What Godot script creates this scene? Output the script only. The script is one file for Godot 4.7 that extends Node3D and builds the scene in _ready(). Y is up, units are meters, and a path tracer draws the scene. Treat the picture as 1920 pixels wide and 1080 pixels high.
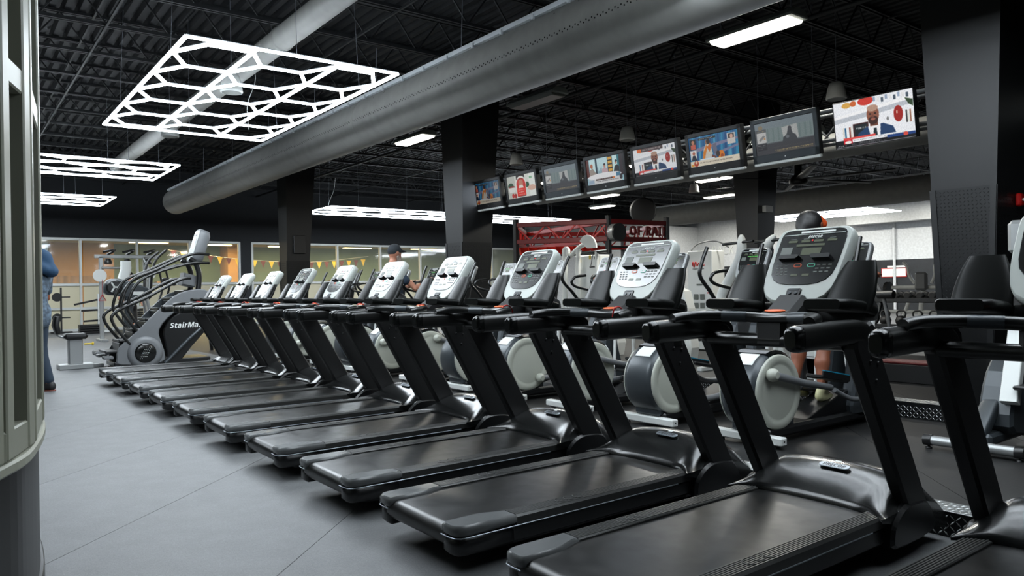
extends Node3D
# Gym: x runs along a treadmill (rear to front), -z along the treadmill row, y up, metres.
var M := {}
var names := {}
var T := {}
const FLAT := -1

func _ready():
	setup_view()
	setup_materials()
	build_shell()
	build_ceiling()
	build_columns()
	build_ducts()
	build_hex_panels()
	build_fixtures()
	build_treadmills()
	build_screens()
	build_stair_climber()
	build_ellipticals()
	build_strength()
	build_background()
	build_people()

func setup_view():
	var cam := Camera3D.new()
	cam.name = "camera"
	cam.position = Vector3(0, 1.19, 0)
	cam.rotation_degrees = Vector3(0.032, -37.2, -0.961)
	cam.fov = rad_to_deg(2.0 * atan(540.0 / 1408.0))
	cam.near = 0.05
	cam.far = 200.0
	add_child(cam)
	cam.current = true
	var we := WorldEnvironment.new()
	we.name = "environment"
	var e := Environment.new()
	e.background_mode = Environment.BG_COLOR
	e.background_color = Color(0, 0, 0)
	e.tonemap_mode = Environment.TONE_MAPPER_LINEAR
	e.tonemap_exposure = 1.05
	e.sdfgi_enabled = true
	e.ssao_enabled = true
	e.ssil_enabled = true
	we.environment = e
	add_child(we)

# ---------------------------------------------------------------- mesh builder
class MB:
	var st := SurfaceTool.new()
	var g := 0
	func _init():
		st.begin(Mesh.PRIMITIVE_TRIANGLES)
	func soft():
		g += 1
		st.set_smooth_group(g)
	func flat():
		st.set_smooth_group(-1)
	func tri(a: Vector3, b: Vector3, c: Vector3):
		st.add_vertex(a)
		st.add_vertex(b)
		st.add_vertex(c)
	func quad(a: Vector3, b: Vector3, c: Vector3, d: Vector3):
		tri(a, b, c)
		tri(a, c, d)
	func fan(r: PackedVector3Array):
		var m := Vector3.ZERO
		for v in r:
			m += v
		m /= r.size()
		for i in r.size():
			tri(m, r[i], r[(i + 1) % r.size()])
	func loft(rings: Array, caps := true, smooth := true, closed := true):
		if smooth: soft()
		else: flat()
		var n: int = rings[0].size()
		for i in rings.size() - 1:
			var p: PackedVector3Array = rings[i]
			var q: PackedVector3Array = rings[i + 1]
			for j in (n if closed else n - 1):
				var k := (j + 1) % n
				quad(p[j], p[k], q[k], q[j])
		if caps:
			flat()
			fan(rings[0])
			fan(rings[-1])
	# chamfered box
	func box(c: Vector3, s: Vector3, b := 0.0, basis := Basis()):
		flat()
		var h := s / 2.0
		if b <= 0.0:
			var v := []
			for i in 8:
				v.append(c + basis * Vector3(h.x * (1 if i & 1 else -1), h.y * (1 if i & 2 else -1), h.z * (1 if i & 4 else -1)))
			for f in [[0, 1, 3, 2], [4, 6, 7, 5], [0, 4, 5, 1], [2, 3, 7, 6], [0, 2, 6, 4], [1, 5, 7, 3]]:
				quad(v[f[0]], v[f[1]], v[f[2]], v[f[3]])
			return
		b = minf(b, minf(h.x, minf(h.y, h.z)) * 0.95)
		var X := []
		var Y := []
		var Z := []
		for i in 8:
			var sg := Vector3(1 if i & 1 else -1, 1 if i & 2 else -1, 1 if i & 4 else -1)
			X.append(c + basis * (sg * (h - Vector3(0, b, b))))
			Y.append(c + basis * (sg * (h - Vector3(b, 0, b))))
			Z.append(c + basis * (sg * (h - Vector3(b, b, 0))))
		quad(Z[0], Z[1], Z[3], Z[2])
		quad(Z[4], Z[6], Z[7], Z[5])
		quad(Y[0], Y[4], Y[5], Y[1])
		quad(Y[2], Y[3], Y[7], Y[6])
		quad(X[0], X[2], X[6], X[4])
		quad(X[1], X[5], X[7], X[3])
		for e in [[0, 1], [2, 3], [4, 5], [6, 7]]:
			quad(Y[e[0]], Y[e[1]], Z[e[1]], Z[e[0]])
		for e in [[0, 2], [1, 3], [4, 6], [5, 7]]:
			quad(X[e[0]], X[e[1]], Z[e[1]], Z[e[0]])
		for e in [[0, 4], [1, 5], [2, 6], [3, 7]]:
			quad(X[e[0]], X[e[1]], Y[e[1]], Y[e[0]])
		for i in 8:
			tri(X[i], Y[i], Z[i])
	# a bar between two points
	func bar(a: Vector3, b: Vector3, w: float, h: float, bev := 0.0):
		var d := (b - a).normalized()
		var up := Vector3.UP if absf(d.y) < 0.95 else Vector3.RIGHT
		var s := d.cross(up).normalized()
		box((a + b) / 2.0, Vector3((b - a).length(), h, w), bev, Basis(d, s.cross(d), s))
	# round tube along points, radius a number or a list
	func tube(p: Array, r, n := 10, caps := true):
		var rings := []
		var side := Vector3.ZERO
		for i in p.size():
			var t: Vector3 = (p[mini(i + 1, p.size() - 1)] - p[maxi(i - 1, 0)]).normalized()
			if side == Vector3.ZERO:
				side = t.cross(Vector3.UP if absf(t.y) < 0.9 else Vector3.RIGHT).normalized()
			side = (side - t * side.dot(t)).normalized()
			var up := side.cross(t)
			var rr: float = r[i] if r is Array else r
			var ring := PackedVector3Array()
			for j in n:
				var a := TAU * j / n
				ring.append(p[i] + (side * cos(a) + up * sin(a)) * rr)
			rings.append(ring)
		loft(rings, caps)
	# section (x = sideways, y = up) carried along points, scaled by sc[i]
	func sweep(p: Array, sec: PackedVector2Array, up := Vector3.UP, sc := [], caps := true, smooth := true):
		var rings := []
		for i in p.size():
			var t: Vector3 = (p[mini(i + 1, p.size() - 1)] - p[maxi(i - 1, 0)]).normalized()
			var s := t.cross(up).normalized()
			var u := s.cross(t)
			var k = sc[i] if sc.size() else 1.0
			var kv: Vector2 = k if k is Vector2 else Vector2(k, k)
			var ring := PackedVector3Array()
			for q in sec:
				ring.append(p[i] + s * q.x * kv.x + u * q.y * kv.y)
			rings.append(ring)
		loft(rings, caps, smooth)
	# turned profile of (radius, height) about the y axis of xf
	func lathe(prof: Array, n := 24, xf := Transform3D(), smooth := true):
		var rings := []
		for q in prof:
			var ring := PackedVector3Array()
			for j in n:
				var a := TAU * j / n
				ring.append(xf * Vector3(q.x * cos(a), q.y, q.x * sin(a)))
			rings.append(ring)
		loft(rings, true, smooth)
	# polygon (x, y) from z0 to z1 with bevelled rims
	func prism(poly: PackedVector2Array, z0: float, z1: float, xf := Transform3D(), bev := 0.0, smooth := false):
		var n := poly.size()
		var ins := PackedVector2Array()
		if bev > 0.0:
			var area := 0.0
			for i in n:
				area += poly[i].cross(poly[(i + 1) % n])
			var sg := signf(area)
			for i in n:
				var a := (poly[i] - poly[(i - 1 + n) % n]).normalized()
				var b := (poly[(i + 1) % n] - poly[i]).normalized()
				var na := Vector2(-a.y, a.x) * sg
				var nb := Vector2(-b.y, b.x) * sg
				var m := (na + nb).normalized()
				ins.append(poly[i] + m * bev / maxf(0.5, m.dot(na)))
		else:
			ins = poly
		var ring := func(q: PackedVector2Array, z: float) -> PackedVector3Array:
			var o := PackedVector3Array()
			for v in q:
				o.append(xf * Vector3(v.x, v.y, z))
			return o
		var sgn := 1.0 if z1 > z0 else -1.0
		var rings := [ring.call(ins, z0), ring.call(poly, z0 + bev * sgn), ring.call(poly, z1 - bev * sgn), ring.call(ins, z1)]
		if bev <= 0.0:
			rings = [rings[0], rings[3]]
		loft(rings, false, smooth)
		flat()
		var idx := Geometry2D.triangulate_polygon(ins)
		for i in range(0, idx.size(), 3):
			tri(rings[0][idx[i]], rings[0][idx[i + 1]], rings[0][idx[i + 2]])
			tri(rings[-1][idx[i]], rings[-1][idx[i + 2]], rings[-1][idx[i + 1]])
	func mesh() -> ArrayMesh:
		st.generate_normals()
		st.index()
		return st.commit()

# ---------------------------------------------------------------- small tools
func V(x, y, z) -> Vector3:
	return Vector3(x, y, z)

func pv(a: Array) -> PackedVector2Array:
	var o := PackedVector2Array()
	for i in range(0, a.size(), 2):
		o.append(Vector2(a[i], a[i + 1]))
	return o

func rrect(w: float, h: float, r: float, k := 4) -> PackedVector2Array:
	var o := PackedVector2Array()
	for c in 4:
		var m := Vector2((w / 2 - r) * (1 if c == 0 or c == 3 else -1), (h / 2 - r) * (1 if c < 2 else -1))
		for i in k + 1:
			var a := PI / 2 * (c + float(i) / k)
			o.append(m + Vector2(cos(a), sin(a)) * r)
	return o

func oval(a: float, b: float, n := 16) -> PackedVector2Array:
	var o := PackedVector2Array()
	for i in n:
		o.append(Vector2(a * cos(TAU * i / n), b * sin(TAU * i / n)))
	return o

# smooth path through points
func path(p: Array, sub := 5) -> Array:
	var o := []
	for i in p.size() - 1:
		var a: Vector3 = p[maxi(i - 1, 0)]
		var d: Vector3 = p[mini(i + 2, p.size() - 1)]
		for j in sub:
			o.append(p[i].cubic_interpolate(p[i + 1], a, d, float(j) / sub))
	o.append(p[-1])
	return o

func smooth_poly(p: PackedVector2Array, sub := 4) -> PackedVector2Array:
	var o := PackedVector2Array()
	var n := p.size()
	for i in n:
		for j in sub:
			o.append(p[i].cubic_interpolate(p[(i + 1) % n], p[(i - 1 + n) % n], p[(i + 2) % n], float(j) / sub))
	return o

# frame whose x, y, z axes are given
func fr(o: Vector3, x: Vector3, y: Vector3, z: Vector3) -> Transform3D:
	return Transform3D(Basis(x, y, z), o)

func along(o: Vector3, d: Vector3) -> Transform3D:
	# y axis along d
	var y := d.normalized()
	var x := y.cross(Vector3.UP if absf(y.y) < 0.9 else Vector3.RIGHT).normalized()
	return Transform3D(Basis(x, y, x.cross(y)), o)

func numbered(n: String) -> String:
	names[n] = names.get(n, -1) + 1
	return n if names[n] == 0 else "%s_%03d" % [n, names[n]]

func put(mesh: Mesh, called: String, m: Material, parent: Node = null, pos := Vector3.ZERO, turn := 0.0) -> MeshInstance3D:
	var o := MeshInstance3D.new()
	o.mesh = mesh
	o.material_override = m
	o.cast_shadow = GeometryInstance3D.SHADOW_CASTING_SETTING_ON
	o.position = pos
	o.rotation.y = turn
	if parent == null:
		o.name = numbered(called)
		add_child(o)
	else:
		o.name = called
		parent.add_child(o, true)
	return o

func part(b: MB, called: String, m: Material, parent: Node = null, pos := Vector3.ZERO, turn := 0.0) -> MeshInstance3D:
	return put(b.mesh(), called, m, parent, pos, turn)

func tag(o: Node, label: String, category := "", group := "", kind := ""):
	if label: o.set_meta("label", label)
	if category: o.set_meta("category", category)
	if group: o.set_meta("group", group)
	if kind: o.set_meta("kind", kind)

func thing(called: String, label: String, category: String, at := Vector3.ZERO, turn := 0.0, group := "", kind := "") -> Node3D:
	var o := Node3D.new()
	o.name = numbered(called)
	add_child(o)
	o.position = at
	o.rotation.y = turn
	tag(o, label, category, group, kind)
	return o

func copy(src: Node3D, called: String, label: String, at: Vector3, turn := 0.0) -> Node3D:
	var o: Node3D = src.duplicate()
	o.name = numbered(called)
	add_child(o)
	o.position = at
	o.rotation.y = turn
	o.set_meta("label", label)
	return o

func text(s: String, size: float, depth: float, called: String, m: Material, parent: Node, xf: Transform3D, font := "Droid Sans", bold := false, slant := 0.0) -> MeshInstance3D:
	var f := SystemFont.new()
	f.font_names = PackedStringArray([font])
	if bold: f.font_weight = 700
	var t := TextMesh.new()
	t.text = s
	t.font = f
	t.font_size = 32
	t.pixel_size = size / 24.0
	t.depth = depth
	t.curve_step = 2.0
	var o := MeshInstance3D.new()
	o.mesh = t
	o.material_override = m
	o.name = called
	if slant != 0.0:
		xf = xf * Transform3D(Basis(Vector3(1, 0, 0), Vector3(slant, 1, 0), Vector3(0, 0, 1)), Vector3.ZERO)
	if parent == null: add_child(o)
	else: parent.add_child(o, true)
	o.transform = xf
	return o

func area(called: String, at: Vector3, size: Vector2, energy: float, col: Color, look: Vector3, upv: Vector3, parent: Node = null):
	var l := AreaLight3D.new()
	l.name = called
	l.area_size = size
	l.area_normalize_energy = true
	l.light_energy = energy
	l.light_color = col
	l.area_range = 60.0
	l.area_attenuation = 2.0
	l.shadow_enabled = true
	if parent == null: add_child(l)
	else: parent.add_child(l, true)
	l.look_at_from_position(at, at + look, upv)

# ---------------------------------------------------------------- materials
func mat(key: String, c: Color, rough := 0.5, metal := 0.0, o := {}) -> StandardMaterial3D:
	var m := StandardMaterial3D.new()
	m.resource_name = key
	m.albedo_color = c
	m.roughness = rough
	m.metallic = metal
	m.metallic_specular = o.get("spec", 0.5)
	if o.has("bump"):
		m.heightmap_enabled = true
		m.heightmap_texture = T[o.bump]
		m.heightmap_scale = o.get("bs", 0.05)
	if o.has("tex"): m.albedo_texture = T[o.tex]
	if o.has("rtex"): m.roughness_texture = T[o.rtex]
	if o.has("tri"):
		m.uv1_triplanar = true
		m.uv1_world_triplanar = true
		m.uv1_scale = Vector3.ONE * o.tri
	if o.has("coat"):
		m.clearcoat_enabled = true
		m.clearcoat = o.coat
		m.clearcoat_roughness = o.get("coatr", 0.1)
	if o.has("emit"):
		m.emission_enabled = true
		m.emission = o.get("ecol", c)
		m.emission_energy_multiplier = o.emit
	if o.has("alpha"):
		m.transparency = BaseMaterial3D.TRANSPARENCY_ALPHA
		m.albedo_color.a = o.alpha
	M[key] = m
	return m

func noise_image(called: String, n: int, freq: float, lo: float, hi: float, oct := 4, sd := 1, type := FastNoiseLite.TYPE_SIMPLEX_SMOOTH, stretch := 1.0):
	var f := FastNoiseLite.new()
	f.noise_type = type
	f.seed = sd
	f.frequency = freq
	f.fractal_octaves = oct
	var src := f.get_seamless_image(n, int(n / stretch), false, false, 0.1, true)
	if stretch != 1.0:
		src.resize(n, n, Image.INTERPOLATE_CUBIC)
	var im := Image.create(n, n, false, Image.FORMAT_RGB8)
	for y in n:
		for x in n:
			var k := lerpf(lo, hi, src.get_pixel(x, y).r)
			im.set_pixel(x, y, Color(k, k, k))
	T[called] = ImageTexture.create_from_image(im)

func floor_image():
	# speckled rubber: grey crumbs of a few tones, scuffs and dust
	var n := 512
	var im := Image.create(n, n, false, Image.FORMAT_RGB8)
	var rng := RandomNumberGenerator.new()
	rng.seed = 11
	var f := FastNoiseLite.new()
	f.seed = 5
	f.frequency = 0.012
	f.fractal_octaves = 4
	var big := f.get_seamless_image(n, n, false, false, 0.1, true)
	for y in n:
		for x in n:
			var k := 0.80 + 0.07 * (big.get_pixel(x, y).r - 0.5) + rng.randf_range(-0.08, 0.08)
			if rng.randf() < 0.04: k += rng.randf_range(0.04, 0.16)
			if rng.randf() < 0.02: k -= rng.randf_range(0.08, 0.2)
			im.set_pixel(x, y, Color(k, k, k))
	T["rubber"] = ImageTexture.create_from_image(im)

func setup_materials():
	noise_image("fine", 256, 0.2, 0.35, 0.65, 3, 3)
	noise_image("wear", 256, 0.02, 0.72, 1.0, 5, 7)
	noise_image("rough", 256, 0.03, 0.7, 1.0, 5, 9)
	noise_image("streak", 256, 0.02, 0.7, 1.0, 4, 12, FastNoiseLite.TYPE_SIMPLEX_SMOOTH, 8.0)
	noise_image("plaster", 256, 0.05, 0.9, 1.0, 4, 21)
	floor_image()
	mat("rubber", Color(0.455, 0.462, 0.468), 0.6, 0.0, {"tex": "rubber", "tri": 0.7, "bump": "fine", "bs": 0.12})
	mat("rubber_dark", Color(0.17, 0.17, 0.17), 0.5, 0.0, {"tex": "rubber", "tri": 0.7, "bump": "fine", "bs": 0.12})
	mat("seam", Color(0.05, 0.05, 0.05), 0.9)
	mat("wall_black", Color(0.105, 0.12, 0.14), 0.7, 0.0, {"tex": "plaster", "tri": 0.5})
	mat("wall_white", Color(0.82, 0.83, 0.84), 0.7, 0.0, {"tex": "plaster", "tri": 0.6})
	mat("wall_dado", Color(0.13, 0.14, 0.155), 0.5, 0.0, {"tex": "wear", "tri": 0.4})
	mat("ceiling", Color(0.08, 0.09, 0.105), 0.7)
	mat("joist", Color(0.09, 0.1, 0.112), 0.6)
	mat("steel_black", Color(0.075, 0.08, 0.087), 0.42, 0.0, {"bump": "fine", "bs": 0.004, "tri": 4.0})
	mat("plate_black", Color(0.085, 0.09, 0.095), 0.4, 0.3)
	mat("plate_silver", Color(0.6, 0.61, 0.61), 0.4, 0.8, {"rtex": "rough", "tri": 3.0})
	mat("duct", Color(0.6, 0.6, 0.585), 0.5, 0.0, {"tex": "plaster", "tri": 0.3})
	mat("rail_white", Color(0.8, 0.82, 0.84), 0.4)
	mat("hole", Color(0.02, 0.02, 0.02), 0.9)
	mat("grime", Color(0.16, 0.155, 0.15), 0.9)
	mat("tube_glow", Color(0.95, 0.97, 1.0), 0.4, 0.0, {"emit": 16.0, "ecol": Color(0.93, 0.97, 1.0)})
	mat("tube_back", Color(0.8, 0.82, 0.85), 0.4)
	mat("wire", Color(0.55, 0.57, 0.6), 0.4, 0.6)
	mat("lamp_glow", Color(1, 1, 0.98), 0.4, 0.0, {"emit": 3.2, "ecol": Color(1.0, 0.99, 0.94)})
	mat("lamp_warm", Color(1, 0.95, 0.8), 0.4, 0.0, {"emit": 7.0, "ecol": Color(1.0, 0.9, 0.62)})
	mat("lens_off", Color(0.42, 0.43, 0.41), 0.3)
	mat("lamp_body", Color(0.5, 0.52, 0.5), 0.5)
	mat("plastic", Color(0.075, 0.078, 0.082), 0.33, 0.0, {"bump": "fine", "bs": 0.01, "tri": 9.0})
	mat("plastic_gloss", Color(0.05, 0.056, 0.054), 0.2)
	mat("hood", Color(0.075, 0.08, 0.08), 0.24, 0.0, {"coat": 0.4, "coatr": 0.18})
	mat("pod", Color(0.055, 0.062, 0.058), 0.32, 0.0, {"spec": 0.28})
	mat("matte_black", Color(0.05, 0.051, 0.053), 0.7)
	mat("strip", Color(0.2, 0.203, 0.2), 0.36, 0.0, {"bump": "fine", "bs": 0.01, "tri": 9.0})
	mat("cap", Color(0.33, 0.338, 0.34), 0.27, 0.0, {"bump": "fine", "bs": 0.008, "tri": 9.0})
	mat("upright", Color(0.055, 0.057, 0.062), 0.45)
	mat("trim", Color(0.62, 0.65, 0.68), 0.3, 0.7)
	mat("belt", Color(0.075, 0.076, 0.074), 0.4, 0.0, {"tex": "streak", "rtex": "rough", "tri": 0.8})
	mat("grip", Color(0.06, 0.065, 0.063), 0.3, 0.0, {"coat": 0.25, "coatr": 0.2})
	mat("bezel", Color(0.71, 0.73, 0.71), 0.42)
	mat("screen", Color(0.06, 0.068, 0.068), 0.2, 0.0, {"spec": 0.75, "coat": 0.6, "coatr": 0.16})
	mat("pale", Color(0.82, 0.83, 0.82), 0.5)
	mat("white", Color(0.83, 0.84, 0.83), 0.45)
	mat("silver", Color(0.62, 0.63, 0.63), 0.35, 0.55)
	mat("chrome", Color(0.75, 0.76, 0.77), 0.2, 0.9)
	mat("grey", Color(0.4, 0.41, 0.42), 0.45)
	mat("graphite", Color(0.23, 0.25, 0.265), 0.35, 0.25)
	mat("disc", Color(0.66, 0.67, 0.63), 0.45)
	mat("orange", Color(0.85, 0.35, 0.05), 0.4)
	mat("red", Color(0.72, 0.07, 0.05), 0.4)
	mat("red_steel", Color(0.62, 0.07, 0.05), 0.45)
	mat("hold_red", Color(0.8, 0.14, 0.08), 0.45)
	mat("maroon", Color(0.36, 0.05, 0.06), 0.5)
	mat("cyan", Color(0.1, 0.5, 0.62), 0.4)
	mat("yellow", Color(0.85, 0.72, 0.15), 0.5)
	mat("print_white", Color(0.85, 0.86, 0.85), 0.5)
	mat("print_grey", Color(0.36, 0.38, 0.36), 0.5)
	mat("lcd", Color(0.3, 0.32, 0.24), 0.3)
	mat("led_red", Color(0.9, 0.1, 0.08), 0.4, 0.0, {"emit": 1.5})
	mat("led_green", Color(0.2, 0.8, 0.25), 0.4, 0.0, {"emit": 0.12})
	mat("print_orange", Color(0.85, 0.32, 0.12), 0.5)
	mat("print_teal", Color(0.3, 0.75, 0.62), 0.5)
	mat("iron", Color(0.055, 0.056, 0.06), 0.5, 0.2)
	mat("pad", Color(0.06, 0.062, 0.066), 0.45)
	mat("alu", Color(0.8, 0.81, 0.8), 0.45, 0.3)
	mat("frame_beige", Color(0.54, 0.545, 0.49), 0.38)
	mat("cream", Color(0.82, 0.79, 0.68), 0.7)
	mat("green_wall", Color(0.36, 0.43, 0.36), 0.8)
	mat("tan_wall", Color(0.66, 0.49, 0.28), 0.8)
	mat("wood", Color(0.66, 0.5, 0.33), 0.6, 0.0, {"tex": "streak", "tri": 0.6})
	mat("room_ceiling", Color(0.75, 0.7, 0.52), 0.8)
	mat("glass", Color(0.8, 0.84, 0.82), 0.04, 0.0, {"alpha": 0.12})
	mat("glass_dark", Color(0.1, 0.11, 0.1), 0.06, 0.0, {"alpha": 0.6})
	mat("skin", Color(0.66, 0.45, 0.36), 0.55)
	mat("skin_brown", Color(0.5, 0.29, 0.2), 0.5)
	mat("hair", Color(0.045, 0.04, 0.038), 0.5)
	mat("navy_cloth", Color(0.1, 0.16, 0.22), 0.85)
	mat("blue_cloth", Color(0.06, 0.2, 0.31), 0.85)
	mat("cap_cloth", Color(0.12, 0.14, 0.16), 0.85)
	mat("shoe", Color(0.07, 0.07, 0.075), 0.6)
	mat("shoe_pale", Color(0.78, 0.77, 0.6), 0.6)
	mat("sole", Color(0.42, 0.2, 0.15), 0.6)
	mat("beard", Color(0.62, 0.56, 0.52), 0.8)
	mat("grey_cloth", Color(0.55, 0.57, 0.6), 0.85)

# ---------------------------------------------------------------- the room
func wall_box(called: String, m: String, lo: Vector3, hi: Vector3, label := "", parent: Node = null) -> MeshInstance3D:
	var b := MB.new()
	b.box((lo + hi) / 2, hi - lo)
	var o := part(b, called, M[m], parent)
	if parent == null:
		tag(o, label, "wall" if called.begins_with("wall") else "trim", "", "structure")
	return o

func build_shell():
	# floor: rubber rolls laid at 45 degrees on a slab
	var fl := thing("floor", "grey speckled rubber gym floor of wide rolls laid diagonally", "floor", Vector3.ZERO, 0.0, "", "structure")
	var sb := MB.new()
	sb.box(V(12, -0.11, -14), V(42.4, 0.2, 42.6))
	part(sb, "slab", M.seam, fl)
	var up := fr(Vector3.ZERO, V(1, 0, 0), V(0, 0, 1), V(0, 1, 0))
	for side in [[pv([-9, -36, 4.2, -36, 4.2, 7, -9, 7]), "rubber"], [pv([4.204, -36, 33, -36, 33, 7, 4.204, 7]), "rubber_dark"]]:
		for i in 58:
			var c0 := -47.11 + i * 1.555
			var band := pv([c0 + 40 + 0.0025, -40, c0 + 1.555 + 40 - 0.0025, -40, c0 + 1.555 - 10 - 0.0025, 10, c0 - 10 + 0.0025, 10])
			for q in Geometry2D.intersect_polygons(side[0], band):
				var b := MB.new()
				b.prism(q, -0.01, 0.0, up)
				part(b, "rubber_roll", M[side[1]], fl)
	# far wall with its long window band
	var zf := -28.8
	wall_box("wall_far", "wall_black", V(-9, 3.12, zf - 0.2), V(33, 5.9, zf), "matte black wall band above the long row of interior windows")
	wall_box("wall_far_pier", "wall_black", V(8.98, 0, zf - 0.2), V(9.4, 3.12, zf + 0.06), "slim black pier between two bays of interior windows")
	wall_box("wall_back", "wall_white", V(22.7, 0, zf - 0.2), V(33, 3.12, zf + 2.2), "pale end wall beyond the red training rig")
	wall_box("wall_back_upper", "wall_white", V(22.7, 3.12, zf), V(33, 4.35, zf + 2.2), "pale upper strip of the end wall beyond the rig")
	var n := 1
	for bay in [[-1.5, 0.25, 2.0, 3.74, 5.47, 7.2, 8.98], [9.4, 11.0, 12.93, 14.87, 16.82, 18.75, 20.7, 22.7]]:
		for j in bay.size() - 1:
			interior_window(n, bay[j], bay[j + 1], zf, j == 0)
			n += 1
	wall_box("wall_far_low", "wall_black", V(-9, 0, zf - 0.2), V(-1.5, 3.12, zf), "black wall at the far end of the aisle")
	# side walls that close the hall
	var rw := thing("wall_side", "white block wall with dark lower half behind the free weights", "wall", Vector3.ZERO, 0.0, "", "structure")
	wall_box("upper_wall", "wall_white", V(33, 2.16, -29), V(33.2, 4.85, 7), "", rw)
	wall_box("dark_dado", "wall_dado", V(32.97, 0, -29), V(33.2, 2.16, 7), "", rw)
	wall_box("black_band", "wall_black", V(33, 4.85, -29), V(33.2, 5.9, 7), "", rw)
	var so := wall_box("soffit", "wall_white", V(32.3, 3.76, -17.7), V(33, 4.85, 7), "", rw)
	var pipe := MB.new()
	pipe.tube([V(32.9, 0, -15.9), V(32.9, 3.76, -15.9)], 0.06, 8)
	part(pipe, "pipe", M.wall_white, rw)
	var letters := text("BACK", 0.44, 0.03, "letters", M.print_white, rw, fr(V(32.98, 3.01, -24.95), V(0, 0, 1), V(0, 1, 0), V(-1, 0, 0)))
	letters.set_meta("label", "white letters reading BACK")
	wall_box("wall_near", "wall_black", V(-9, 0, 7), V(33.2, 5.9, 7.2), "black wall behind the camera")
	wall_box("wall_aisle", "wall_black", V(-9.2, 0, -36.2), V(-9, 5.9, 7.2), "black wall beyond the aisle")
	# room behind the windows
	var bz := -35.6
	var br := thing("studio_room", "green and tan studio room seen through the interior windows", "room", Vector3.ZERO, 0.0, "", "structure")
	wall_box("green_wall", "green_wall", V(-9, 0, bz - 0.2), V(24, 3.6, bz), "", br)
	wall_box("tan_wall", "tan_wall", V(3.45, 0, bz), V(5.75, 3.6, bz + 0.5), "", br)
	wall_box("wood_door", "wood", V(3.7, 0, bz + 0.5), V(5.6, 2.0, bz + 0.54), "", br)
	wall_box("tan_pier", "tan_wall", V(10.2, 0, bz), V(10.75, 3.6, bz + 1.2), "", br)
	wall_box("end_wall", "green_wall", V(23.8, 0, bz), V(24, 3.6, zf - 0.2), "", br)
	wall_box("studio_ceiling", "room_ceiling", V(-9, 3.35, bz), V(24, 3.5, zf - 0.2), "", br)
	var cab := [[12.0, 13.8], [15.4, 16.6], [7.4, 8.6], [18.6, 20.6]]
	for c in cab:
		wall_box("shelf_unit", "wood", V(c[0], 0, bz), V(c[1], 1.75, bz + 0.5), "", br)
	var li := -1
	for q in [[8.2, -31.6], [9.3, -33.2], [11.2, -31.4], [12.4, -33.4], [14.6, -31.6], [16.0, -33.4], [18.0, -31.8], [19.6, -33.2], [6.6, -32.6], [2.2, -32.4]]:
		li += 1
		var l := thing("studio_light", ["warm studio lamp nearest the slim black pier", "warm studio lamp deeper behind the black pier", "warm studio lamp next past the far tapered column", "second warm studio lamp past the far tapered column", "warm studio lamp seen over the sixth console", "dim warm studio lamp behind the capped man", "warm studio lamp left of the smallest screen column", "warm studio lamp hidden by the middle column", "warm studio lamp above the stair climber", "warm studio lamp near the tan wall"][li], "lamp", V(q[0], 3.275, q[1]), 0.0, "ceiling lamps of the studio behind the windows")
		var b := MB.new()
		b.box(V(0, 0.035, 0), V(1.5, 0.07, 0.3), 0.01)
		part(b, "housing", M.lamp_body, l)
		b = MB.new()
		b.box(V(0, -0.02, 0), V(1.42, 0.04, 0.24), 0.015)
		part(b, "tube", M.lamp_warm, l)
		area("light", V(0, -0.05, 0) + l.position, Vector2(1.4, 0.24), 13.0, Color(1.0, 0.9, 0.66), V(0, -1, 0), V(0, 0, 1), l)
	# pennant string in the studio
	var pn := thing("pennant_string", "string of yellow and dark pennants inside the studio", "bunting", V(12.4, 2.75, -33.0))
	var s := MB.new()
	s.tube(path([V(-5, 0.25, 0), V(-2, -0.1, 0), V(1, -0.2, 0), V(4, 0.1, 0)], 6), 0.008, 5)
	part(s, "string", M.print_white, pn)
	for q in 24:
		var x := -4.8 + q * 0.37
		var y := -0.2 + 0.45 * pow((x - 0.6) / 5.4, 2.0)
		var b := MB.new()
		b.prism(pv([-0.12, 0, 0.12, 0, 0, -0.32]), -0.004, 0.004)
		part(b, "pennant", M.yellow if q % 2 else M.maroon, pn, V(x, y, 0))
	build_office()

func interior_window(n: int, x0: float, x1: float, z: float, first: bool):
	var w := thing("window_%d" % n, "aluminium framed interior window over cream panels", "window", V((x0 + x1) / 2, 0, z), 0.0, "interior windows of the far wall", "structure")
	var h := (x1 - x0) / 2
	var f := MB.new()
	for y in [0.04, 0.76, 1.56, 3.08]:
		f.box(V(0, y, 0), V(h * 2, 0.09, 0.12), 0.008)
	f.box(V(h - 0.03, 1.55, 0.005), V(0.08, 3.1, 0.13), 0.008)
	if first: f.box(V(-h + 0.03, 1.55, 0.005), V(0.08, 3.1, 0.13), 0.008)
	part(f, "window_frame", M.alu, w)
	var b := MB.new()
	b.box(V(0, 0.4, -0.02), V(h * 2 - 0.1, 0.64, 0.04))
	part(b, "cream_panel", M.cream, w)
	b = MB.new()
	b.box(V(0, 1.16, -0.02), V(h * 2 - 0.1, 0.72, 0.04))
	part(b, "cream_panel", M.cream, w)
	b = MB.new()
	b.box(V(0, 2.32, -0.01), V(h * 2 - 0.1, 1.44, 0.012))
	part(b, "pane", M.glass, w)

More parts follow.
